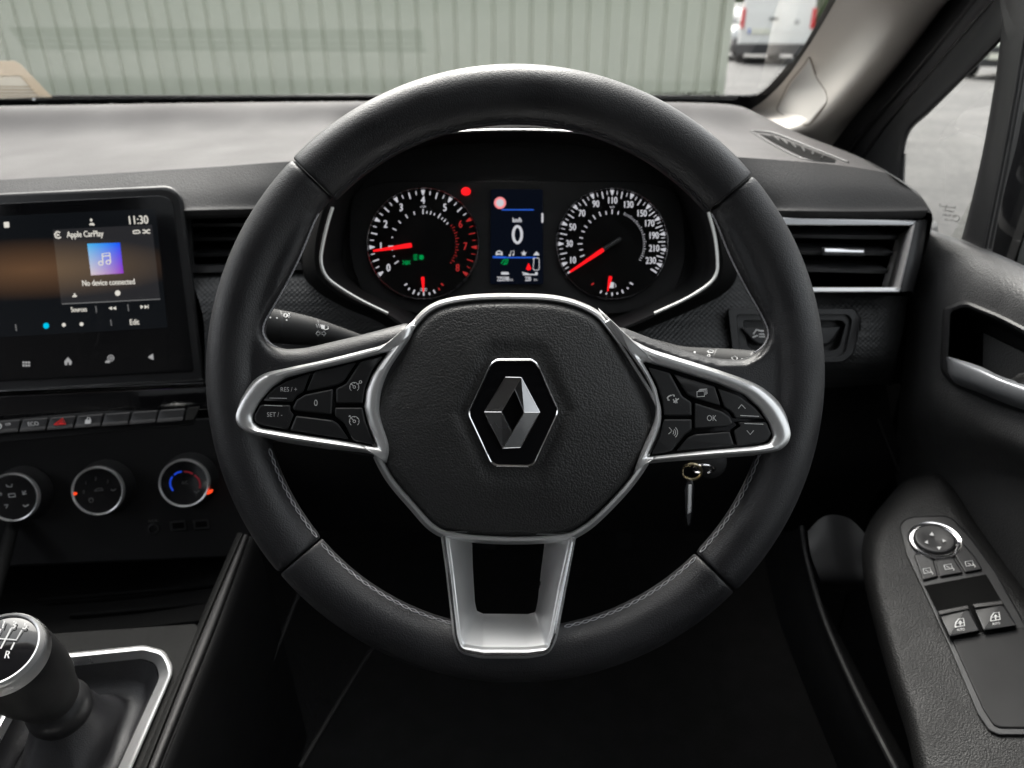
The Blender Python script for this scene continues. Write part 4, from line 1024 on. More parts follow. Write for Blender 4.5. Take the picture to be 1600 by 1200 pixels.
# ================================================================== STEERING WHEEL
WD = .44
WP = Dp(WD)
WC = (805, 584)
S = WD / FPX                       # metres per pixel in the wheel's plane
sw = thing('steering_wheel', 'black leather three spoke steering wheel with silver trims facing the viewer', 'steering wheel', U(*WC, WD))
RC = 439
def rim_arc(a0, a1, rt_, n, caps=6, RC=439):
    L = []
    A = [a0 + (a1 - a0) * i / n for i in range(n + 1)]
    da = (a1 - a0) / abs(a1 - a0)
    ang = []
    rw = .0014                      # rounded turned-in ends
    for k in range(caps): ang.append((a0 + da * math.degrees(rw * (1 - math.cos(PI / 2 * k / caps)) / (RC * S)), rt_ - rw * (1 - math.sin(PI / 2 * k / caps)) if k else rt_ - rw * 2.2))
    for a in A[1:-1]: ang.append((a, rt_))
    for k in reversed(range(caps)): ang.append((a1 - da * math.degrees(rw * (1 - math.cos(PI / 2 * k / caps)) / (RC * S)), rt_ - rw * (1 - math.sin(PI / 2 * k / caps)) if k else rt_ - rw * 2.2))
    for a, r in ang:
        ca, sa = math.cos(R(a)), math.sin(R(a)); L.append([])
        for k in range(40):
            q = 2 * PI * k / 40
            rr = RC * S + r * math.cos(q) * 1.0; h = r * 1.0 * math.sin(q)
            L[-1].append(U(WC[0], WC[1], WD) + RX * rr * ca + UP * rr * sa - FW * h)
    return loft(L, True, True, True)
gt = obj('top_grip', rim_arc(135.9, 40.1, 44.5 * S, 80, 6, 436), M['leather'], sw)
gb = obj('bottom_grip', rim_arc(220.5, 315.0, 40.5 * S, 80), M['leather'], sw)
def remeshed(name, parts, m, voxel, it, parent):
    mb = MB()
    for p in parts: mb.add(p)
    me = bpy.data.meshes.new('t'); me.from_pydata([tuple(v) for v in mb.V], [], mb.F)
    o = bpy.data.objects.new('t', me); C.objects.link(o)
    r = o.modifiers.new('r', 'REMESH'); r.mode = 'VOXEL'; r.voxel_size = voxel
    s = o.modifiers.new('s', 'SMOOTH'); s.iterations = it; s.factor = .5
    bpy.context.view_layer.update()
    me2 = bpy.data.meshes.new_from_object(o.evaluated_get(bpy.context.evaluated_depsgraph_get()))
    bpy.data.objects.remove(o)
    V = [v.co.copy() for v in me2.vertices]; F = [tuple(p.vertices) for p in me2.polygons]
    bpy.data.meshes.remove(me2)
    return obj(name, (V, F), m, parent, auto=False)
def solid(P, h0, h1, inset=6):
    P = ccw(P)
    return loft([[WP.hit(x, y, h) for x, y in off(P, q)] for q, h in ((6, h0), (1, h0 + .003), (0, h0 + .007), (1.5, h1 - .0085), (5, h1 - .0052), (10, h1 - .0026), (17, h1 - .0006), (22, h1))], True, True, True)
armL = rnd([(360, 470), (398, 385), (448, 322), (504, 322), (492, 352), (472, 400), (449, 446), (430, 479), (416, 504), (414, 522), (424, 538), (447, 546), (480, 543), (552, 526), (640, 503), (660, 540), (640, 700), (590, 716), (440, 688), (415, 690), (403, 720), (360, 730)], 8)
armR = rnd([(1250, 480), (1212, 385), (1162, 322), (1106, 322), (1118, 352), (1138, 400), (1161, 446), (1180, 479), (1194, 506), (1198, 526), (1186, 548), (1160, 562), (1120, 560), (1060, 545), (965, 508), (950, 540), (965, 700), (1015, 718), (1175, 700), (1198, 705), (1208, 735), (1250, 740)], 8)
gl_ = remeshed('left_grip', [rim_arc(136.1, 220.2, 41.5 * S, 70, 3), solid(armL, -.012, .0095, 5)], M['leather'], .0016, 10, sw)
gr_ = remeshed('right_grip', [rim_arc(39.9, -44.7, 41.5 * S, 70, 3), solid(armR, -.012, .0095, 5)], M['leather'], .0016, 10, sw)
# stitching along the inner edge
def stitches(a0, a1, rt_, RC=439):
    mb = MB(); L = abs(R(a1 - a0)) * (RC * S - rt_); n = max(2, int(L / .0052)); lines = [[], []]
    def pt(a, off_):
        q = R(167) + off_; ca, sa = math.cos(R(a)), math.sin(R(a))
        rr = RC * S + (rt_ + .0003) * math.cos(q); h = (rt_ + .0003) * math.sin(q)
        return U(*WC, WD) + RX * rr * ca + UP * rr * sa - FW * h
    for i in range(n):
        b0 = a0 + (a1 - a0) * i / n; b1 = a0 + (a1 - a0) * (i + .62) / n; b2 = a0 + (a1 - a0) * (i + 1) / n
        for s in (1, -1):
            mb.add(tube([pt(b0, .015 * s), pt((b0 + b1) / 2, .085 * s), pt(b1, .085 * s), pt(b2, .015 * s)], .00033, 5))
    return mb
for a0, a1, r, p in ((135.6, 40.4, 44.5 * S, gt), (197, 219.5, 41 * S, gl_), (-17, -44, 41 * S, gr_), (221.2, 256, 40 * S, gb), (281, 314.5, 40 * S, gb)):
    stitches(a0, a1, r, 436 if p is gt else 439).build('stitching', M['thread_dark'] if p is gt else M['thread'], p, kind='stuff')
# stitches following the corner where the arm leaves the rim
for P, p, sg in (([(500, 334), (491, 352), (471.5, 400), (448.5, 446), (429.5, 479), (415.5, 504), (413.5, 521), (422, 535), (436, 543)], gl_, -1), ([(1110, 334), (1119, 352), (1138.5, 400), (1161.5, 446), (1180.5, 479), (1194.5, 506), (1198.5, 524), (1190, 541), (1176, 551)], gr_, 1)):
    mb = MB(); a = rs(cr(P, 5, False), 61, False)
    for i in range(20):
        p0, p1, p2 = a[i * 3], a[i * 3 + 1], a[min(i * 3 + 3, 60)]
        for q, e in ((1.2, 3.2), (3.2, 1.2)):
            mb.add(tube([U(p0[0] + sg * q, p0[1], WD - .0035 - q * .0004), U(p1[0] + sg * e, p1[1], WD - .0035 - e * .0004), U(p2[0] + sg * q, p2[1], WD - .0035 - q * .0004)], .00033, 5))
    mb.build('stitching', M['thread'], p, kind='stuff')

# hub pad
PAD = cr([(800, 469), (872, 473), (925, 492), (955, 525), (988, 575), (1016, 622), (1026, 652), (1018, 690), (985, 745), (940, 795), (905, 824), (872, 835), (790, 838), (712, 832), (680, 820), (650, 788), (612, 742), (588, 692), (581, 655), (590, 612), (620, 560), (650, 512), (680, 484), (728, 472)], 8)
HC = (802, 645)
BADGE = [(775, 560), (831, 560), (842, 568), (875, 642), (836, 727), (826, 731), (776, 730), (766, 725), (729, 646), (765, 568)]
def smst(a, b, x):
    t = min(1, max(0, (x - a) / (b - a))); return t * t * (3 - 2 * t)
n = 240
po = rs(PAD, n)
tops = []
TT = [0, .12, .2, .26, .30, .32, .335, .35, .37, .39, .42, .46, .50, .55, .60, .65, .70, .74, .78, .82, .86, .89, .92, .945, .965, .98, .99, 1.0]
FAC = [(655, 470), (950, 470), (1010, 650), (905, 840), (700, 840), (600, 650)]
def pad_h(x, y, t):
    th = math.atan2(y - HC[1], x - HC[0])
    bq = rayhit(BADGE, HC, th); s = math.dist((x, y), HC) / math.dist(bq, HC)
    h = .0205 - .0088 * t ** 2.2 - .0045 * smst(.93, 1.0, t) ** 2
    # raised facet: ridges running from the top corners to the waist
    for sx in (-1, 1):
        d = (x - HC[0]) * sx - (150 + (y - 480) * .34)
        h -= .0030 * smst(-14, 22, d) * smst(860, 700, y)
    h -= .0020 * smst(1.34, 1.14, s)
    h -= .0015 * smst(150, 240, y - HC[1] + 60)
    return h
for t in TT:
    tops.append([WP.hit(HC[0] + (p[0] - HC[0]) * max(t, .001), HC[1] + (p[1] - HC[1]) * max(t, .001), pad_h(HC[0] + (p[0] - HC[0]) * max(t, .001), HC[1] + (p[1] - HC[1]) * max(t, .001), t)) for p in po])
tops.append([WP.hit(p[0], p[1], .002) for p in po])
pv = loft(tops, True, True, False)
pad = obj('airbag_cover', pv, M['pad'], sw, auto=False)
PS = Sf(*pv, back=WP)
rp = rs(PAD, n); ro = []
for i, p in enumerate(off(rp, -1)):
    y = p[1]; wd = 8 + 1.5 * smst(560, 640, y)
    ro.append(off(rp, -wd)[i] if False else (p[0] + (p[0] - rp[i][0]) * (wd - 1), p[1] + (p[1] - rp[i][1]) * (wd - 1)))
hr = loft([[WP.hit(a[0] + (b[0] - a[0]) * s, a[1] + (b[1] - a[1]) * s, h) for a, b in zip(ro, rp)] for s, h in ((-.35, -.012), (-.08, .004), (0, .0075), (.25, .0098), (.7, .0102), (.92, .0090), (1.0, .004))])
obj('silver_surround', hr, M['silver'], sw)
obj('hub_underside', loft([[WP.hit(x, y, h) for x, y in off(rp, o_)] for o_, h in ((-3, .002), (2, -.02), (60, -.04))], True, False, True), M['matt'], sw)
# embossed marks on the cover
mb = MB(); text(mb, PS, 'SRS', 798, 789, 9, .0002, xs=1.25); text(mb, PS, 'AIRBAG', 798, 800, 4, .0002, xs=1.1)
strokes(mb, PS, [[(630, 630), (640, 633), (652, 631)], [(634, 633), (636, 637), (643, 638), (648, 635)], [(947, 647), (958, 645), (968, 644)], [(953, 646), (955, 651), (960, 652), (970, 651)]], 1.4, .0006)
mb.build('embossed_marks', M['dash'], pad, smooth=False)
# badge
BP = Dp(WD - .0186)
bd = obj('badge', plate(BP, rnd(BADGE, [6, 3, 6, 8, 4, 4, 4, 4, 8, 6], 3), -.004, .0022, 1), M['gloss'], sw)
obj('chrome_ring', band_pair(BP, BADGE, scl(BADGE, .945, HC), [(0, 0), (.1, .0026), (.5, .0032), (.9, .0028), (1, .002)], [6, 3, 6, 8, 4, 4, 4, 4, 8, 6], [6, 3, 6, 8, 4, 4, 4, 4, 8, 6]), M['chrome'], bd)
DP = {'TL': (789.8, 589.4), 'TR': (814.5, 590), 'Rr': (843.6, 644.6), 'BR': (813.3, 699.3), 'BL': (785.5, 700.5), 'Ll': (756.7, 643.8), 'IT': (804, 607.8), 'IR': (819, 644.5), 'IB': (799.7, 677.2), 'IL': (783.3, 644)}
def q3(k, h): return BP.hit(*DP[k], h)
hb, hl, hm = .0022, .0036, .0062
V = [q3('TL', hl), q3('TR', hm), q3('Rr', hl), q3('BR', hl), q3('BL', hm), q3('Ll', hl), q3('IT', hm), q3('IR', hm), q3('IB', hm), q3('IL', hm)]
Bt = [q3(k, hb) for k in ('TL', 'TR', 'Rr', 'BR', 'BL', 'Ll', 'IT', 'IR', 'IB', 'IL')]
fc = [(0, 5, 9, 6, 1), (1, 6, 7, 2), (2, 7, 8, 4, 3), (4, 8, 9, 5)]
F = list(fc)
for loop in ([0, 1, 2, 3, 4, 5], [6, 9, 8, 7]):
    for i in range(len(loop)): a, b = loop[i], loop[(i + 1) % len(loop)]; F.append((a, b, b + 10, a + 10))
obj('diamond', (V + Bt, F), mat('dark polished badge metal', (.42, .42, .43), .24, 1), bd, smooth=False)
mb = MB()
for L in ([ 'TL', 'TR'], ['TR', 'Rr'], ['Rr', 'BR'], ['BR', 'BL'], ['BL', 'Ll'], ['Ll', 'TL'], ['IT', 'IR'], ['IR', 'IB'], ['IB', 'IL'], ['IL', 'IT'], ['TR', 'IT'], ['BL', 'IB'], ['IL', 'Ll'], ['IR', 'Rr']):
    hh = [hm if k in ('TR', 'BL', 'IR', 'IL', 'IT', 'IB') else hl for k in L]
    mb.add(tube([q3(L[0], hh[0] + .00005), q3(L[1], hh[1] + .00005)], .00022, 6))
mb.build('bright_edges', M['chrome'], bd)

# switch pods
ZL = lambda L: [(350 + x / 4.446, 450 + y / 4.446) for x, y in L]
ZR = lambda L: [(950 + x / 4.446, 450 + y / 4.446) for x, y in L]
fLo = ZL([(1290, 245), (1210, 335), (1140, 385), (1000, 425), (700, 500), (420, 560), (290, 592), (200, 650), (120, 750), (65, 850), (52, 905), (65, 950), (110, 985), (200, 1018), (500, 1072), (800, 1116), (1030, 1150), (1120, 1210), (1150, 1090), (1080, 840), (1130, 600), (1300, 330)])
fLi = ZL([(1150, 438), (900, 508), (600, 578), (430, 622), (330, 690), (245, 795), (200, 885), (205, 935), (255, 972), (500, 1013), (800, 1058), (1068, 1108), (1005, 960), (975, 835), (985, 720), (1028, 610), (1085, 520)])
fRo = ZR([(10, 215), (80, 300), (150, 352), (290, 420), (500, 488), (750, 565), (1000, 655), (1130, 738), (1230, 850), (1290, 980), (1295, 1050), (1250, 1105), (1150, 1140), (900, 1160), (560, 1185), (330, 1205), (220, 1225), (180, 1290), (230, 1130), (330, 880), (280, 650), (100, 380)])
fRi = ZR([(232, 503), (450, 565), (760, 662), (945, 740), (1050, 835), (1120, 940), (1147, 1030), (1115, 1078), (1000, 1100), (700, 1125), (272, 1172), (335, 1040), (368, 940), (372, 850), (338, 700), (285, 590)])
PF = [(-.25, -.006), (-.06, .007), (0, .0105), (.08, .0135), (.25, .0158), (.5, .0162), (.8, .0150), (.93, .0140), (1.0, .0125), (1.03, .008)]
def pod(name, fo, fi, cen, lab):
    f = obj(name, band_polar(WP, cr(fo, 6), rnd(fi, 4, 4), PF, cen, 260), M['silver'], sw, label=lab)
    obj('pod_base', plate(WP, off(ccw(fi), -2), 0, .0098, 1), M['gloss'], f)
    return f
def joint(Z, P):
    obj('silver_joint', plate(WP, rnd(Z(P), 3), -.004, .0104, 2), M['silver'], sw)
joint(ZL, [(1060, 412), (1140, 378), (1210, 330), (1290, 245), (1340, 262), (1290, 330), (1205, 440), (1150, 470)])
joint(ZR, [(10, 215), (80, 300), (150, 352), (290, 420), (330, 505), (232, 520), (150, 450), (-30, 240)])
pL = pod('left_switch_pod', fLo, fLi, ZL([(620, 840)])[0], 'left silver pod with RES, SET and cruise buttons')
pR = pod('right_switch_pod', fRo, fRi, ZR([(700, 890)])[0], 'right silver pod with OK, phone and voice buttons')
BT = Dp(WD - .0125)
def button(par, P, lab, r=3.0, marks=None, mb=None):
    P = off(ccw(P), .9)
    b = obj('button', plate(BT, rnd(P, r, 4), -.003, .0018, 2.4), M['button'], par, label=lab)
    if mb: mb.build('symbol', M['print'], b, smooth=False)
    return b
HB_ = .0022
def zs(Z, LL): return [Z(l) for l in LL]
def carc(cx, cy, r, a0, a1, n=14): return [(cx + r * math.cos(R(a0 + (a1 - a0) * i / n)), cy - r * math.sin(R(a0 + (a1 - a0) * i / n))) for i in range(n + 1)]
mb = MB(); text(mb, BT, 'RES / +', *ZL([(450, 706)])[0], 6.2, HB_, xs=.9, up=(0, -1)); strokes(mb, BT, zs(ZL, [[(315, 764), (435, 767)]]), 1, HB_)
button(pL, ZL([(262, 790), (300, 742), (350, 692), (430, 645), (608, 585), (556, 722), (510, 750), (478, 797)]), 'RES plus button', mb=mb)
button(pL, ZL([(625, 580), (928, 512), (832, 655), (782, 680), (568, 722)]), 'blank upper button')
mb = MB(); strokes(mb, BT, zs(ZL, [carc(905, 688, 32, -50, 230), carc(905, 688, 9, 0, 360), [(900, 682), (880, 662)], carc(948, 653, 9, 0, 360), [(932, 668), (941, 660)]] + [[(905 + 32 * math.cos(R(a)), 688 - 32 * math.sin(R(a))), (905 + 24 * math.cos(R(a)), 688 - 24 * math.sin(R(a)))] for a in (0, 45, 90, 135, 180)]), 1.1, HB_)
button(pL, ZL([(945, 510), (1112, 468), (1030, 580), (985, 690), (968, 806), (774, 806), (774, 697), (845, 662)]), 'cruise resume button', mb=mb)
mb = MB(); text(mb, BT, '0', *ZL([(638, 800)])[0], 8.6, HB_, xs=.9)
button(pL, ZL([(474, 828), (500, 775), (560, 737), (762, 695), (752, 883), (520, 862), (482, 852)]), 'zero button', mb=mb)
mb = MB(); text(mb, BT, 'SET / -', *ZL([(352, 881)])[0], 6.2, HB_, xs=.9); strokes(mb, BT, zs(ZL, [[(280, 814), (405, 820)]]), 1, HB_)
button(pL, ZL([(250, 806), (468, 808), (464, 850), (490, 878), (447, 990), (255, 955), (210, 930), (206, 885)]), 'SET minus button', mb=mb)
button(pL, ZL([(498, 882), (758, 914), (800, 942), (878, 1058), (452, 992)]), 'blank lower button')
mb = MB(); strokes(mb, BT, zs(ZL, [carc(905, 926, 34, -50, 230), carc(905, 926, 9, 0, 360), [(900, 920), (870, 888)], [(868, 896), (870, 886), (880, 888)]] + [[(905 + 34 * math.cos(R(a)), 926 - 34 * math.sin(R(a))), (905 + 26 * math.cos(R(a)), 926 - 26 * math.sin(R(a)))] for a in (0, 45, 90, 180)]), 1.1, HB_)
button(pL, ZL([(766, 826), (966, 826), (985, 920), (1052, 1096), (897, 1065), (832, 942), (766, 890)]), 'speed limiter button', mb=mb)
mb = MB(); strokes(mb, BT, zs(ZR, [carc(450, 790, 46, 150, 100, 6), [(415, 765), (418, 780), (428, 778)], [(448, 742), (460, 745), (458, 755)]]), 2.2, HB_); strokes(mb, BT, zs(ZR, [[(452, 772), (470, 800)], [(455, 795), (492, 768)], [(470, 764), (480, 800)]]), 2.0, HB_)
button(pR, ZR([(270, 545), (432, 587), (520, 750), (583, 790), (586, 893), (388, 893), (372, 780), (332, 660)]), 'phone button', mb=mb)
mb = MB(); strokes(mb, BT, zs(ZR, [[(618, 720), (668, 716), (670, 752), (618, 756), (618, 720)], [(628, 712), (678, 708), (680, 742)], [(636, 705), (686, 701), (688, 735)]]), 1.3, HB_)
button(pR, ZR([(447, 592), (745, 682), (788, 823), (600, 773), (547, 745)]), 'page button', mb=mb)
mb = MB(); strokes(mb, BT, zs(ZR, [[(905, 838), (928, 810), (955, 838)], [(920, 886), (1048, 892)]]), 1.3, HB_)
button(pR, ZR([(757, 692), (918, 747), (1028, 832), (1092, 913), (885, 913), (860, 870), (802, 830)]), 'up arrow button', mb=mb)
mb = MB(); text(mb, BT, 'OK', *ZR([(720, 906)])[0], 8.0, HB_, xs=.82)
button(pR, ZR([(597, 792), (790, 852), (850, 892), (873, 943), (840, 968), (598, 983)]), 'OK button', mb=mb)
mb = MB(); strokes(mb, BT, zs(ZR, [[(424, 968), (440, 985), (438, 1000), (420, 1014)], carc(440, 1003, 16, 50, -50, 6), carc(440, 1003, 30, 50, -50, 6), carc(440, 1003, 44, 50, -50, 6)]), 1.2, HB_)
button(pR, ZR([(387, 907), (586, 907), (586, 990), (540, 1020), (442, 1138), (292, 1165), (348, 1040)]), 'voice button', mb=mb)
button(pR, ZR([(600, 1012), (848, 992), (883, 1098), (463, 1137), (550, 1036)]), 'blank lower button')
mb = MB(); strokes(mb, BT, zs(ZR, [[(965, 990), (988, 1018), (1012, 990)], [(948, 941), (1078, 946)]]), 1.3, HB_)
button(pR, ZR([(886, 927), (1100, 927), (1138, 1010), (1118, 1058), (1058, 1083), (892, 1098), (866, 990), (915, 957)]), 'down arrow button', mb=mb)

# lower spoke: silver frame with a funnel through it
ZU = lambda L: [(600 + x / 4, 780 + y / 4) for x, y in L]
uo = ZU([(348, 190), (354, 230), (385, 450), (430, 850), (462, 965), (600, 1000), (900, 1000), (1035, 975), (1082, 870), (1140, 560), (1198, 250), (1205, 205)])
uf = ZU([(392, 205), (400, 240), (428, 450), (472, 850), (494, 915), (620, 936), (900, 936), (1018, 922), (1040, 850), (1095, 560), (1162, 262), (1165, 230)])
ui = ZU([(545, 235), (551, 290), (556, 440), (568, 640), (580, 698), (620, 716), (900, 718), (946, 705), (960, 640), (982, 440), (1000, 300), (1002, 240)])
rU = [2, 3, 3, 10, 14, 10, 10, 14, 10, 3, 3, 2]
A3, B3, C3 = rnd(uo, rU, 5), rnd(uf, [2, 3, 3, 2, 5, 2, 2, 5, 2, 3, 3, 2], 5), rnd(ui, [2, 2, 2, 1, 2.5, 1, 1, 2.5, 1, 2, 2, 2], 5)
def mixp(A, B, s): return [(a[0] + (b[0] - a[0]) * s, a[1] + (b[1] - a[1]) * s) for a, b in zip(A, B)]
def hU(y, h): return h - .004 + .0130 * smst(860, 972, y)
L = []
for s, h in ((0, -.010), (0, .004), (.12, .0088), (.35, .0112), (.62, .0116), (.85, .0108), (1.0, .0095)): L.append([WP.hit(x, y, hU(y, h)) for x, y in mixp(A3, B3, s)])
Lf = []
for s, h in ((1.0, .0095), (1.04, .0088)): Lf.append([WP.hit(x, y, hU(y, h)) for x, y in mixp(A3, B3, s if s <= 1 else 1)])
Lf = [Lf[0]]
for s, h in ((.06, .0088), (.35, .0025), (.65, -.0055), (1.0, -.0165)): Lf.append([WP.hit(x, y, hU(y, h)) for x, y in mixp(B3, C3, s)])
lsp = obj('lower_spoke', loft(L), M['silver'], sw)
obj('inner_faces', loft(Lf), M['silver'], lsp, auto=15)
obj('lower_spoke_groove', loft([[WP.hit(x, y, hU(y, h)) for x, y in mixp(A3, B3, s)] for s, h in ((.30, .0110), (.34, .0118), (.62, .0122), (.66, .0114))]), M['darkchrome'], sw)

# ================================================================== STALKS, KEY, SWITCH
def stalk(name, label, P, marks, seams):
    ps = cr(P, 6, False)
    pts = [U(p[0], p[1], p[2]) for p in ps]; rr = [p[3] * p[2] / FPX for p in ps]
    t = thing(name, label, 'stalk', pts[-1])
    VF = tube(pts, rr, 28); b = obj('arm', VF, M['stalk'], t)
    sf = Sf(*VF, back=Dp(.56))
    for (x0, w_) in seams:
        i = min(range(len(ps)), key=lambda i: abs(ps[i][0] - x0)); d = (pts[min(i + 1, len(pts) - 1)] - pts[i - 1]).normalized()
        obj('ring_joint', lathe(pts[i], d, [(rr[i] * .98, -w_ * .6), (rr[i] * 1.012, -w_ * .5), (rr[i] * 1.012, w_ * .5), (rr[i] * .98, w_ * .6)], 32), M['button'], t)
    mb = MB(); marks(mb, sf); mb.build('symbols', M['print'], t, smooth=False)
    return t
def mL(mb, sf):
    z = lambda L: ZL(L)
    strokes(mb, sf, [z([(640, 250), (650, 275)]), z([(655, 250), (664, 275)]), z([(668, 252), (676, 276)])], 1.3, .0003)
    flat(mb, sf, z([(672, 254), (700, 258), (700, 288), (676, 282)]), .0004); strokes(mb, sf, [z([(700, 258), (722, 266), (724, 284), (700, 290)])], 1.3, .0004)
    for s, c in ((-1, 655), (1, 692)): strokes(mb, sf, [z([(c + s * 16, 316), (c, 298), (c, 308), (c - s * 12, 306), (c - s * 12, 322), (c, 324), (c, 334), (c + s * 16, 316)])], 1.1, .0004)
    strokes(mb, sf, [z(carc(428, 190, 12, 0, 360, 10)), z([(445, 180), (462, 186)]), z([(445, 195), (462, 200)]), z([(452, 175), (450, 206)])], 1.4, .0004)
    for c in ((435, 222), (368, 208), (322, 205)): flat(mb, sf, z(carc(c[0], c[1], 6, 0, 330, 8)), .0004)
stalk('indicator_stalk', 'black light and indicator stalk left of the steering wheel hub', [(385, 497, .54, 27), (420, 508, .55, 27), (455, 513, .56, 25), (490, 519, .57, 22), (530, 527, .58, 16), (570, 536, .59, 11), (640, 552, .62, 9)], mL, [(432, .0012), (490, .0010)])
def mRt(mb, sf):
    z = lambda L: ZR(L)
    for c in ((602, 446),): flat(mb, sf, z(carc(c[0], c[1], 7, 0, 330, 8)), .0004)
    strokes(mb, sf, [z([(690, 438), (712, 430), (735, 438), (725, 450), (700, 448), (690, 438)]), z(carc(700, 470, 9, 0, 360, 8)), z([(858, 482), (880, 474), (900, 486), (890, 505), (870, 500), (858, 482)]), z(carc(932, 500, 8, 0, 360, 8)), z(carc(915, 522, 7, 0, 360, 8))], 1.5, .0004)
    flat(mb, sf, z(carc(1000, 505, 7, 0, 330, 8)), .0004)
stalk('wiper_stalk', 'black wiper stalk showing just above the right spoke of the steering wheel', [(1235, 582, .54, 29), (1190, 578, .55, 29), (1140, 572, .56, 27), (1100, 566, .57, 23), (1060, 556, .58, 16), (1020, 542, .59, 12), (960, 530, .62, 10)], mRt, [(1117, .0010), (1170, .0012)])
# boot levelling switch in the right trim
hs = thing('levelling_switch', 'recessed black rocker switch in the right trim panel, half hidden by the wheel rim', 'switch', U(1240, 522, .735))
SW = Dp(.727)
so_ = [(1136, 482), (1336, 482), (1346, 498), (1334, 554), (1318, 566), (1156, 566), (1144, 554)]
s1 = [(1150, 491), (1326, 491), (1332, 500), (1322, 550), (1312, 557), (1166, 557), (1156, 550)]
s2 = [(1160, 500), (1316, 500), (1322, 506), (1312, 542), (1303, 548), (1178, 548), (1168, 542)]
obj('frame', loft([[SW.hit(x, y, h) for x, y in rnd(p, 6, 4)] for p, h in ((so_, -.012), (so_, -.002), (scl(so_, .98, (1240, 524)), .0), (s1, .0), (scl(s1, .985, (1240, 524)), -.004), (s2, -.004), (scl(s2, .985, (1240, 524)), -.016))], True, False, True), M['plastic'], hs)
rk = obj('rocker', plate(SW, rnd([(1158, 512), (1314, 510), (1304, 530), (1294, 540), (1186, 540), (1174, 532)], 4), -.014, .002, 4), M['button'], hs)
mb = MB(); strokes(mb, SW, [[(1177, 522), (1182, 515), (1188, 517), (1205, 517)], [(1176, 527), (1184, 524)], [(1186, 522), (1200, 522)], [(1186, 526), (1202, 526)]], 2, .0026); mb.build('symbol', M['print'], rk, smooth=False)
# key in the ignition
kt = thing('ignition_key', 'silver edged key fob hanging on a ring below the right spoke', 'key', U(1080, 735, .60))
obj('split_ring', tube([U(1081 + 15 * math.cos(a), 737 + 12 * math.sin(a), .60 + .006 * math.sin(a * 1)) for a in [2 * PI * k / 30 for k in range(30)]], .0011, 8, True), mat('brass ring', (.55, .48, .32), .25, 1), kt)
obj('second_ring', tube([U(1098 + 18 * math.cos(a), 733 + 6 * math.sin(a), .61 + .01 * math.sin(a)) for a in [2 * PI * k / 30 for k in range(30)]], .0011, 8, True), M['chrome'], kt)
obj('fob', plate(Dp(.598), rnd([(1072, 752), (1082, 750), (1085, 760), (1082, 800), (1079, 822), (1073, 822), (1070, 800), (1068, 765)], 3), -.008, .004, 2), M['gloss'], kt)
obj('metal_side', plate(Dp(.5935), rnd([(1075, 757), (1081, 757), (1080, 800), (1074, 804)], 2), -.002, .0012, 1), M['silver'], kt)
obj('lock_barrel', lathe(U(1110, 722, .62), -FW, [(.014, -.03), (.014, 0), (.010, .002), (.0, .002)], 24), M['matt'], kt)

# ================================================================== PEDALS AND FOOTWELL
for lab, x in (('brake pedal', 975), ('clutch pedal', 760)):
    pt = thing(lab.replace(' ', '_'), ('black ribbed brake pedal deep in the footwell, right of the hub' if x > 900 else 'black ribbed clutch pedal deep in the footwell behind the lower spoke'), 'pedal', U(x, 820, 1.0), 'pedals in the footwell')
    obj('pad', plate(Dp(1.0), rnd([(x - 17, 790), (x + 17, 790), (x + 15, 860), (x - 13, 860)], 4), -.012, 0, 3), M['matt'], pt)
    obj('arm', tube([U(x, 800, 1.015), U(x + 4, 700, 1.02)], .009, 8), M['matt'], pt)
    for k in range(4): obj('rib', plate(Dp(1.0), [(x - 13, 798 + k * 15), (x + 13, 798 + k * 15), (x + 12, 803 + k * 15), (x - 12, 803 + k * 15)], 0, .002, .5), M['matt'], pt)
kp = thing('kick_panel', 'dark plastic kick panel and sill strip between the footwell and the door', 'trim panel', U(1310, 860, .72))
obj('panel', grid([[D(1262, 830, .76), D(1290, 806, .76), D(1330, 812, .76), D(1372, 860, .74)], [D(1268, 870, .745), D(1300, 860, .745), D(1335, 870, .745), D(1378, 900, .73)], [D(1284, 912, .74), D(1315, 915, .74), D(1350, 918, .74), D(1390, 925, .72)], [D(1284, 920, .78), D(1320, 925, .80), D(1360, 925, .80), D(1395, 935, .78)]], 6, 6), M['plastic'], kp)
obj('seal_strip', tube([D(*p) for p in cr([(1252, 822, .77), (1262, 880, .75), (1288, 968, .70), (1330, 1065, .64), (1380, 1165, .58), (1430, 1260, .54)], 6, False)], .0030, 8), M['matt'], kp)
obj('sill_cover', grid([[D(1190, 850, .86), D(1250, 824, .78)], [D(1215, 960, .80), D(1286, 970, .705)], [D(1260, 1080, .74), D(1380, 1168, .585)], [D(1330, 1250, .68), D(1440, 1290, .54)]], 6, 6), M['matt'], kp)

# ================================================================== RIGHT A-PILLAR TRIM
pt = thing('pillar_trim', 'beige windscreen pillar trim rising at the upper right', 'pillar trim', U(1240, 190, 1.0))
e0 = [(1172, 172), (1197, 154), (1226, 125), (1254, 86), (1280, 45), (1306, 0), (1350, -80)]
e1 = [(1188, 182), (1218, 172), (1250, 146), (1286, 108), (1322, 62), (1358, 10), (1404, -70)]
e2 = [(1222, 200), (1252, 192), (1284, 172), (1320, 135), (1362, 85), (1410, 25), (1466, -55)]
e3 = [(1262, 222), (1282, 214), (1308, 192), (1346, 152), (1392, 102), (1450, 30), (1512, -50)]
e4 = [(1297, 232), (1312, 212), (1332, 186), (1372, 140), (1420, 82), (1482, 2), (1548, -60)]
def wsd(x, y):
    p = WS.hit(x, y, .006); return (p - CAM).dot(FW)
R0 = [U(x, y, wsd(x, y)) for x, y in e0]
fd = [1.05, 1.02, .98, .92, .87, .82, .76]
R1 = [U(x, y, wsd(x, y) - .05) for x, y in e1]
R2 = [U(x, y, d - .03) for (x, y), d in zip(e2, [1.0, .98, .945, .89, .84, .79, .72])]
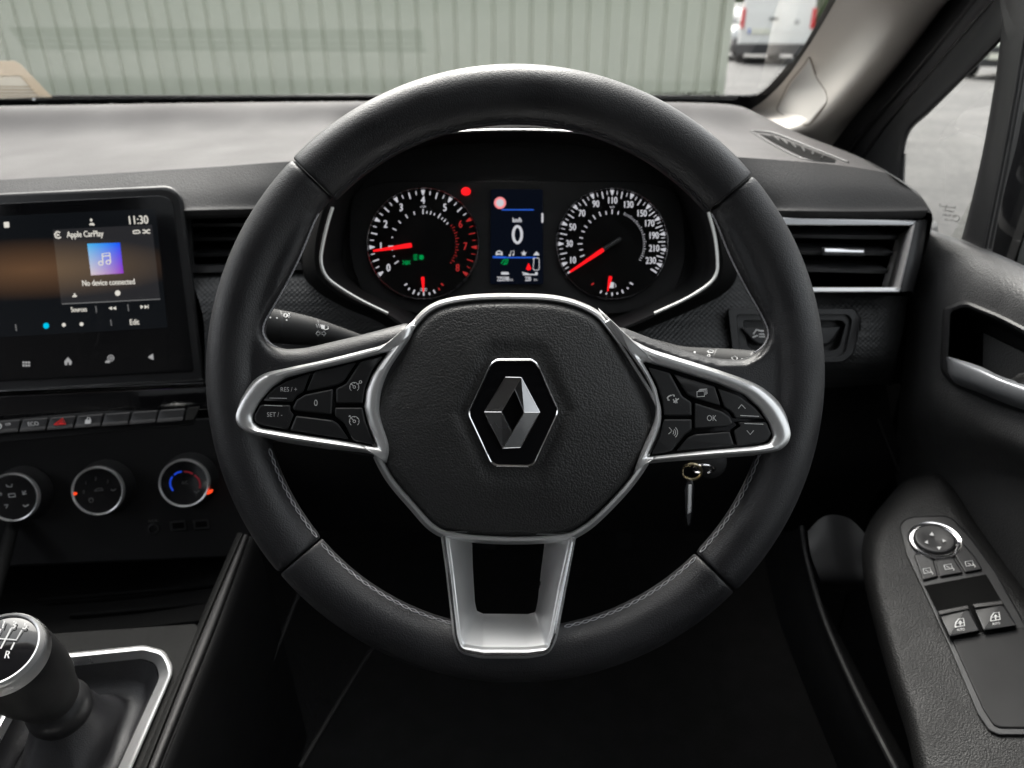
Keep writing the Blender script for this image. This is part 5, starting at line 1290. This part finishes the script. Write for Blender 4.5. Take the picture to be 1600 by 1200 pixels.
R3 = [U(x, y, d) for (x, y), d in zip(e3, [.97, .955, .925, .87, .82, .77, .70])]
R4 = [U(x, y, d + .015) for (x, y), d in zip(e4, [.96, .945, .92, .87, .82, .77, .70])]
ptv = grid([R0, R1, R2, R3, R4], 8, 8)
obj('trim', ptv, M['beige'], pt)
PTS = Sf(*ptv, back=Dp(.9))
Zp = lambda L: [(1000 + x / 2.667, y / 2.667) for x, y in L]
acov = Zp([(705, 235), (735, 330), (775, 385), (778, 425), (700, 524), (580, 466), (572, 450), (620, 350), (690, 265)])
obj('airbag_panel', plate(PTS, rnd(acov, [6, 8, 8, 6, 8, 8, 4, 8, 6], 4), -.002, .0012, 2.4, False), mat('greige moulded panel', (.62, .59, .55), .5), pt)
obj('panel_groove', tube([PTS.hit(x, y, .0003) for x, y in rnd(scl(acov, 1.03, Zp([(680, 380)])[0]), [6, 8, 8, 6, 8, 8, 4, 8, 6], 4)], .0008, 6, True), mat('shadowed brown seam', (.22, .19, .16), .7), pt)

# ================================================================== DOOR
dr = thing('door', 'black grained driver door with quarter window, pull handle and armrest switches at the right', 'door', U(1500, 700, .7))
def fitrow(P, X): return [UX(x, y, X) if not isinstance(X, list) else UX(x, y, X[i]) for i, (x, y) in enumerate(P)]
# window frames
fa = [(1297, 232), (1312, 212), (1332, 186), (1372, 140), (1420, 82), (1482, 2), (1548, -60)]
fb = [(1318, 240), (1332, 222), (1356, 192), (1398, 144), (1450, 84), (1514, 6), (1590, -60)]
fc_ = [(1352, 252), (1372, 226), (1398, 196), (1436, 150), (1486, 92), (1540, 26), (1620, -50)]
fd_ = [(1406, 300), (1408, 250), (1420, 204), (1452, 172), (1508, 116), (1562, 60), (1640, -20)]
obj('window_frame', grid([R4, fitrow(fb, .446), fitrow(fc_, .452), fitrow(fd_, .455), fitrow([(x + 2, y + 3) for x, y in fd_], .472)], 8, 6), M['plastic'], dr)
obj('door_seal', tube(fitrow([(1322, 246), (1336, 226), (1362, 192), (1404, 144), (1456, 84), (1522, 4), (1590, -70)], .448), .0045, 10), M['button'], dr)
obj('outer_seal', tube(fitrow([(1345, 252), (1362, 228), (1386, 196), (1426, 148), (1474, 92), (1532, 24), (1600, -50)], .452), .003, 10), M['gloss'], dr)
obj('corner_panel', grid([[R4[0]] + fitrow([(1340, 236), (1400, 240), (1412, 240)], .458), fitrow([(1320, 262), (1360, 275), (1398, 290), (1408, 290)], .452), fitrow([(1380, 300), (1400, 312), (1412, 322), (1417, 326)], .452), fitrow([(1420, 350), (1426, 352), (1430, 354), (1434, 356)], .452)], 6, 6), M['plastic'], dr)
obj('front_post', grid([fitrow([(1406, 250), (1404, 300), (1410, 350)], .452), fitrow([(1414, 240), (1412, 295), (1418, 352)], .452), fitrow([(1416, 240), (1414, 295), (1420, 352)], .472)], 6, 4), M['plastic'], dr)
obj('quarter_glass', (fitrow([(1400, 200), (1570, 40), (1560, 110), (1505, 385), (1440, 365), (1408, 350)], .475), [(0, 1, 2, 3, 4, 5)]), M['glass'], dr, smooth=False)
QP = Pl((.474, 0, 0), (-1, 0, 0))
mb = MB()
for s, x, y, c in (('Toughened', 1480, 323, 4.5), ('TEMPERED', 1482, 330, 3), ('43R-001583', 1484, 337, 3.5), ('AS2 M3', 1482, 344, 3)): text(mb, QP, s, x, y, c, .001, (1, .12), (.1, -1), .8)
strokes(mb, QP, [arc(1494, 341, 5, 0, 360, 14)], 1, .001)
mb.build('etched_print', M['glassprint'], dr, smooth=False)
obj('division_bar', grid([fitrow([(1564, -30), (1563, 60), (1544, 190), (1524, 288), (1502, 374)], .470), fitrow([(1566, -30), (1566, 62), (1547, 190), (1527, 288), (1505, 375)], .450), fitrow([(1600, -30), (1594, 60), (1573, 190), (1552, 292), (1530, 386)], .446), fitrow([(1620, -30), (1606, 70), (1584, 200), (1562, 296), (1542, 390)], .450), fitrow([(1640, 0), (1612, 84), (1592, 210), (1568, 304), (1550, 394)], .465)], 8, 5), M['plastic'], dr)
for dx in (6, 13): obj('glass_run_seal', tube(fitrow([(1598 + dx, 40), (1590 + dx - 8, 140), (1566 + dx - 4, 250), (1534 + dx, 388)], .447), .0016, 8), M['button'], dr)
obj('upper_frame', grid([fitrow([(1560, -10), (1640, -80), (1760, -160)], .45), fitrow([(1575, 60), (1660, 20), (1800, -40)], .446), fitrow([(1608, 100), (1680, 70), (1820, 10)], .452)], 6, 6), M['plastic'], dr)
obj('door_glass', ([Vector(p) for p in [(.478, .80, .80), (.478, -.42, .80), (.478, -.42, 1.40), (.478, .55, 1.40)]], [(0, 1, 2, 3)]), M['glass'], dr, smooth=False)
obj('outer_skin', box((.497, .48, .53), (.03, 1.72, .58)), M['matt'], dr, smooth=False)
obj('cowl_side', box((.487, 1.05, .53), (.02, .5, .56)), M['matt'], dr, smooth=False)
# inner panel
cutH = rnd([(1484, 484), (1506, 474), (1560, 496), (1640, 536), (1640, 652), (1560, 622), (1494, 592), (1478, 574)], 10)
X1 = .452
rowsD = [fitrow([(1434, 352), (1500, 374), (1552, 394), (1600, 415), (1700, 462)], .452),
         fitrow([(1437, 362), (1500, 383), (1552, 402), (1600, 424), (1700, 470)], .436),
         fitrow([(1434, 410), (1490, 420), (1550, 440), (1600, 462), (1700, 510)], [.424, .422, .420, .418, .416]),
         fitrow([(1424, 470), (1475, 468), (1530, 486), (1600, 520), (1710, 580)], [.424, .418, .416, .414, .412]),
         fitrow([(1412, 560), (1466, 560), (1530, 600), (1600, 640), (1720, 690)], [.424, .418, .416, .414, .412]),
         fitrow([(1404, 640), (1462, 634), (1530, 664), (1610, 700), (1730, 740)], [.428, .416, .412, .410, .408]),
         fitrow([(1400, 700), (1470, 706), (1540, 716), (1620, 734), (1740, 770)], [.434, .432, .430, .428, .426]),
         fitrow([(1400, 750), (1480, 752), (1545, 756), (1625, 764), (1750, 800)], [.440, .440, .440, .440, .440]),
         fitrow([(1420, 800), (1500, 830), (1570, 850), (1650, 860), (1770, 900)], [.442, .442, .442, .442, .442]),
         fitrow([(1440, 900), (1530, 950), (1600, 1000), (1690, 1020), (1800, 1060)], [.444, .444, .444, .444, .444])]
pnV = grid(rowsD, 14, 10, cut=[cutH])
obj('door_panel', pnV, M['door'], dr, auto=70)
obj('panel_front_edge', grid([[r[0] for r in rowsD], [r[0] + Vector((.03, .02, 0)) for r in rowsD]], 6, 4), M['door'], dr)
XH = Pl((.415, 0, 0), (-1, 0, 0))
ch = [(1472, 482), (1506, 468), (1560, 490), (1660, 540), (1660, 664), (1560, 634), (1490, 604), (1468, 580)]
ci = [(1486, 488), (1508, 479), (1560, 500), (1650, 548), (1650, 650), (1560, 619), (1498, 590), (1482, 574)]
hr_ = [6, 10, 10, 4, 4, 10, 14, 10]
obj('handle_surround', band_pair(XH, ch, ci, [(0, -.012), (.05, .003), (.5, .005), (.9, .004), (1, -.004), (1.05, -.012)], hr_, hr_), M['plastic'], dr)
co = rnd(ci, hr_, 5)
obj('handle_recess', loft([[XH.hit(x, y, h) for x, y in scl(co, k, (1560, 560))] for k, h in ((1.0, -.002), (.97, -.018), (.93, -.034), (.8, -.040))], True, False, True), M['matt'], dr)
obj('handle_plate', plate(Pl((.445, 0, 0), (-1, 0, 0)), [(1536, 520), (1660, 580), (1660, 650), (1536, 600)], 0, .001, 1), M['door'], dr)
hv = grid([[UX(1478, 560, .412), UX(1484, 558, .404), UX(1530, 572, .402), UX(1570, 590, .404), UX(1640, 610, .410)],
           [UX(1480, 566, .408), UX(1490, 565, .397), UX(1532, 582, .395), UX(1576, 600, .397), UX(1650, 624, .402)],
           [UX(1481, 580, .409), UX(1492, 590, .399), UX(1532, 606, .397), UX(1578, 624, .399), UX(1650, 648, .404)],
           [UX(1483, 586, .418), UX(1494, 600, .412), UX(1534, 616, .412), UX(1578, 634, .412), UX(1650, 658, .414)]], 8, 6)
obj('pull_handle', hv, mat('smoked satin metal', (.30, .31, .33), .32, .6), dr)
obj('handle_stem', loft([[UX(1572, 598, .402), UX(1640, 600, .404), UX(1640, 612, .404)], [UX(1592, 584, .424), UX(1640, 574, .426), UX(1640, 592, .424)]], True, True, True), M['darkchrome'], dr)

# armrest with its switch plate
AP = Pl(U(1460, 850, .655), (-.22, -.16, 1))
arm_o = [(1388, 786), (1418, 757), (1462, 744), (1490, 768), (1530, 830), (1610, 940), (1720, 1090), (1700, 1330), (1480, 1300), (1415, 1130), (1372, 985), (1352, 890), (1358, 830)]
ar = rs(cr(arm_o, 6), 160)
c0 = (1500, 960)
Ls = []
for k, h in ((1.02, -.11), (1.03, -.05), (1.025, -.026), (1.0, -.0150), (.965, -.0085), (.925, -.0042), (.88, -.0016), (.83, -.0003), (.78, 0), (.6, 0)):
    Ls.append([AP.hit(c0[0] + (x - c0[0]) * k, c0[1] + (y - c0[1]) * k, h) for x, y in ar])
M['armrest'] = mat('grained armrest skin', (.010, .010, .010), .55, spec=.35, bump=('grain', 800, .0005, .75))
arm = obj('armrest', loft(Ls, True, False, True), M['armrest'], dr, auto=70)
ZA = lambda L: [(1300 + x / 2.307, 680 + y / 2.307) for x, y in L]
spo = ZA([(243, 325), (262, 302), (300, 291), (410, 289), (438, 302), (500, 368), (590, 490), (740, 760), (900, 1060), (860, 1082), (600, 1082), (566, 1066), (525, 1005), (422, 760), (330, 560), (268, 430)])
spi = ZA([(256, 328), (272, 309), (304, 299), (405, 297), (430, 309), (490, 374), (580, 496), (728, 764), (880, 1050), (850, 1072), (606, 1066), (580, 1055), (538, 995), (434, 756), (342, 556), (279, 424)])
sp = obj('switch_plate', plate(AP, rnd(spo, 5, 4), -.004, .0022, 2.5), M['button'], dr, label='plate with mirror and window switches')
obj('inner_panel', plate(AP, rnd(ZA([(428, 732), (545, 716), (690, 692), (800, 800), (880, 1046), (850, 1058), (606, 1056), (582, 1046), (545, 990)]), 5), .002, .0034, 3), M['matt'], sp)
jc = AP.hit(*ZA([(369, 383)])[0], .0022)
jr = .0215
obj('joystick_ring', lathe(jc, AP.N, [(jr * 1.0, 0), (jr * 1.0, .0018), (jr * .97, .0026), (jr * .92, .0024), (jr * .90, .0005)], 64), M['chrome'], sp)
jb = obj('mirror_joystick', lathe(jc, AP.N, [(jr * .80, 0), (jr * .78, .0030), (jr * .73, .0042), (jr * .66, .0044), (jr * .4, .0034), (.0, .0030)], 56), M['switch'], sp)
JT = Pl(jc + AP.N * .0046, AP.N)
mb = MB()
for p in ([(352, 360), (360, 348), (368, 362)], [(398, 374), (412, 380), (400, 386)], [(378, 402), (394, 402), (386, 414)], [(345, 378), (334, 386), (346, 392)]): flat(mb, JT, ZA(p), .0003)
mb.build('arrows', M['print'], jb, smooth=False)
def ab(P, lab, sym, r=2.5, h1=.0045):
    b = obj('button', plate(AP, rnd(off(ccw(ZA(P)), .8), r), .001, h1, 2), M['switch'], sp, label=lab)
    mb = MB(); SY = Pl(AP.P + AP.N * h1, AP.N)
    for l in sym: strokes(mb, SY, [ZA(l)], 1.1, .0003)
    mb.build('symbol', M['print'], b, smooth=False); return b
def mir(cx, cy, s=1): return [[(cx - 14, cy - 8), (cx + 12, cy - 12), (cx + 16, cy + 4), (cx - 10, cy + 8), (cx - 14, cy - 8)], [(cx + 14, cy), (cx + 22, cy + 8), (cx + 20, cy + 12)], [(cx - 6, cy - 4), (cx + 6, cy + 2)]]
ab([(293, 427), (325, 424), (368, 450), (385, 510), (327, 525)], 'left mirror button', mir(342, 490))
ab([(370, 448), (400, 445), (440, 440), (475, 497), (389, 512)], 'fold mirror button', mir(418, 476))
ab([(452, 396), (478, 392), (520, 440), (545, 485), (480, 497), (442, 434)], 'right mirror button', mir(494, 464))
cvo = ZA([(330, 542), (556, 500), (612, 596), (662, 684), (672, 692), (424, 732)])
obj('finger_recess', loft([[AP.hit(x, y, h) for x, y in P] for P, h in ((cvo, .0023), (cvo, .0027), (scl(cvo, .985, ZA([(500, 600)])[0]), .0027))] , True, False, False), M['button'], sp)
obj('recess_floor', plate(AP, scl(cvo, .985, ZA([(500, 600)])[0]), .0020, .0025, .4), M['void'], sp)
def win(P, lp, cx, cy, lab):
    b = obj('window_switch', plate(AP, rnd(ZA(P), 3), .002, .0085, 4), M['switch'], sp, label=lab)
    SY = Pl(AP.P + AP.N * .0085, AP.N)
    obj('grip_ribs', plate(SY, ZA(lp), 0, .0012, 1), M['dash'], b)
    mb = MB(); strokes(mb, SY, zs(ZA, [[(cx - 18, cy + 12), (cx - 16, cy - 4), (cx - 6, cy - 18), (cx + 12, cy - 20), (cx + 16, cy + 6), (cx - 18, cy + 12)], [(cx - 16, cy - 1), (cx + 14, cy - 4)], [(cx, cy - 10), (cx, cy + 6)], [(cx - 5, cy - 5), (cx, cy - 11), (cx + 5, cy - 5)]]), 1.2, .0003)
    text(mb, SY, 'AUTO', *ZA([(cx + 2, cy + 21)])[0], 3.4, .0003, (1, -.1), (-.2, -1), .8); mb.build('symbol', M['print'], b, smooth=False)
win([(380, 634), (490, 612), (532, 705), (424, 728)], [(382, 634), (488, 614), (494, 626), (388, 647)], 462, 680, 'driver window switch')
win([(505, 608), (612, 595), (666, 687), (546, 706)], [(508, 609), (612, 597), (618, 609), (514, 622)], 590, 658, 'passenger window switch')

# outside mirror seen low in the door window
dm = thing('door_mirror', 'dark door mirror housing outside the driver window at the right edge', 'mirror', Vector((.66, .8, .9)))
mp_ = lambda y, g_: [Vector((x, y, z)) for x, z in rnd([(.550 + g_, .76 + g_), (.80 - g_, .78 + g_), (.82 - g_, 1.03 - g_), (.556 + g_, 1.05 - g_)], .035, 5)]
obj('housing', loft([mp_(.92, .04), mp_(.88, .012), mp_(.82, 0), mp_(.795, .002), mp_(.795, .012), mp_(.805, .014)], True, True, True), M['gloss'], dm)
obj('mirror_glass', (mp_(.802, .02), [tuple(range(24))]), M['autoglass'], dm, smooth=False)
obj('foot', tube([(.50, .88, .76), (.56, .87, .77), (.62, .86, .79)], .022, 12), M['plastic'], dm)
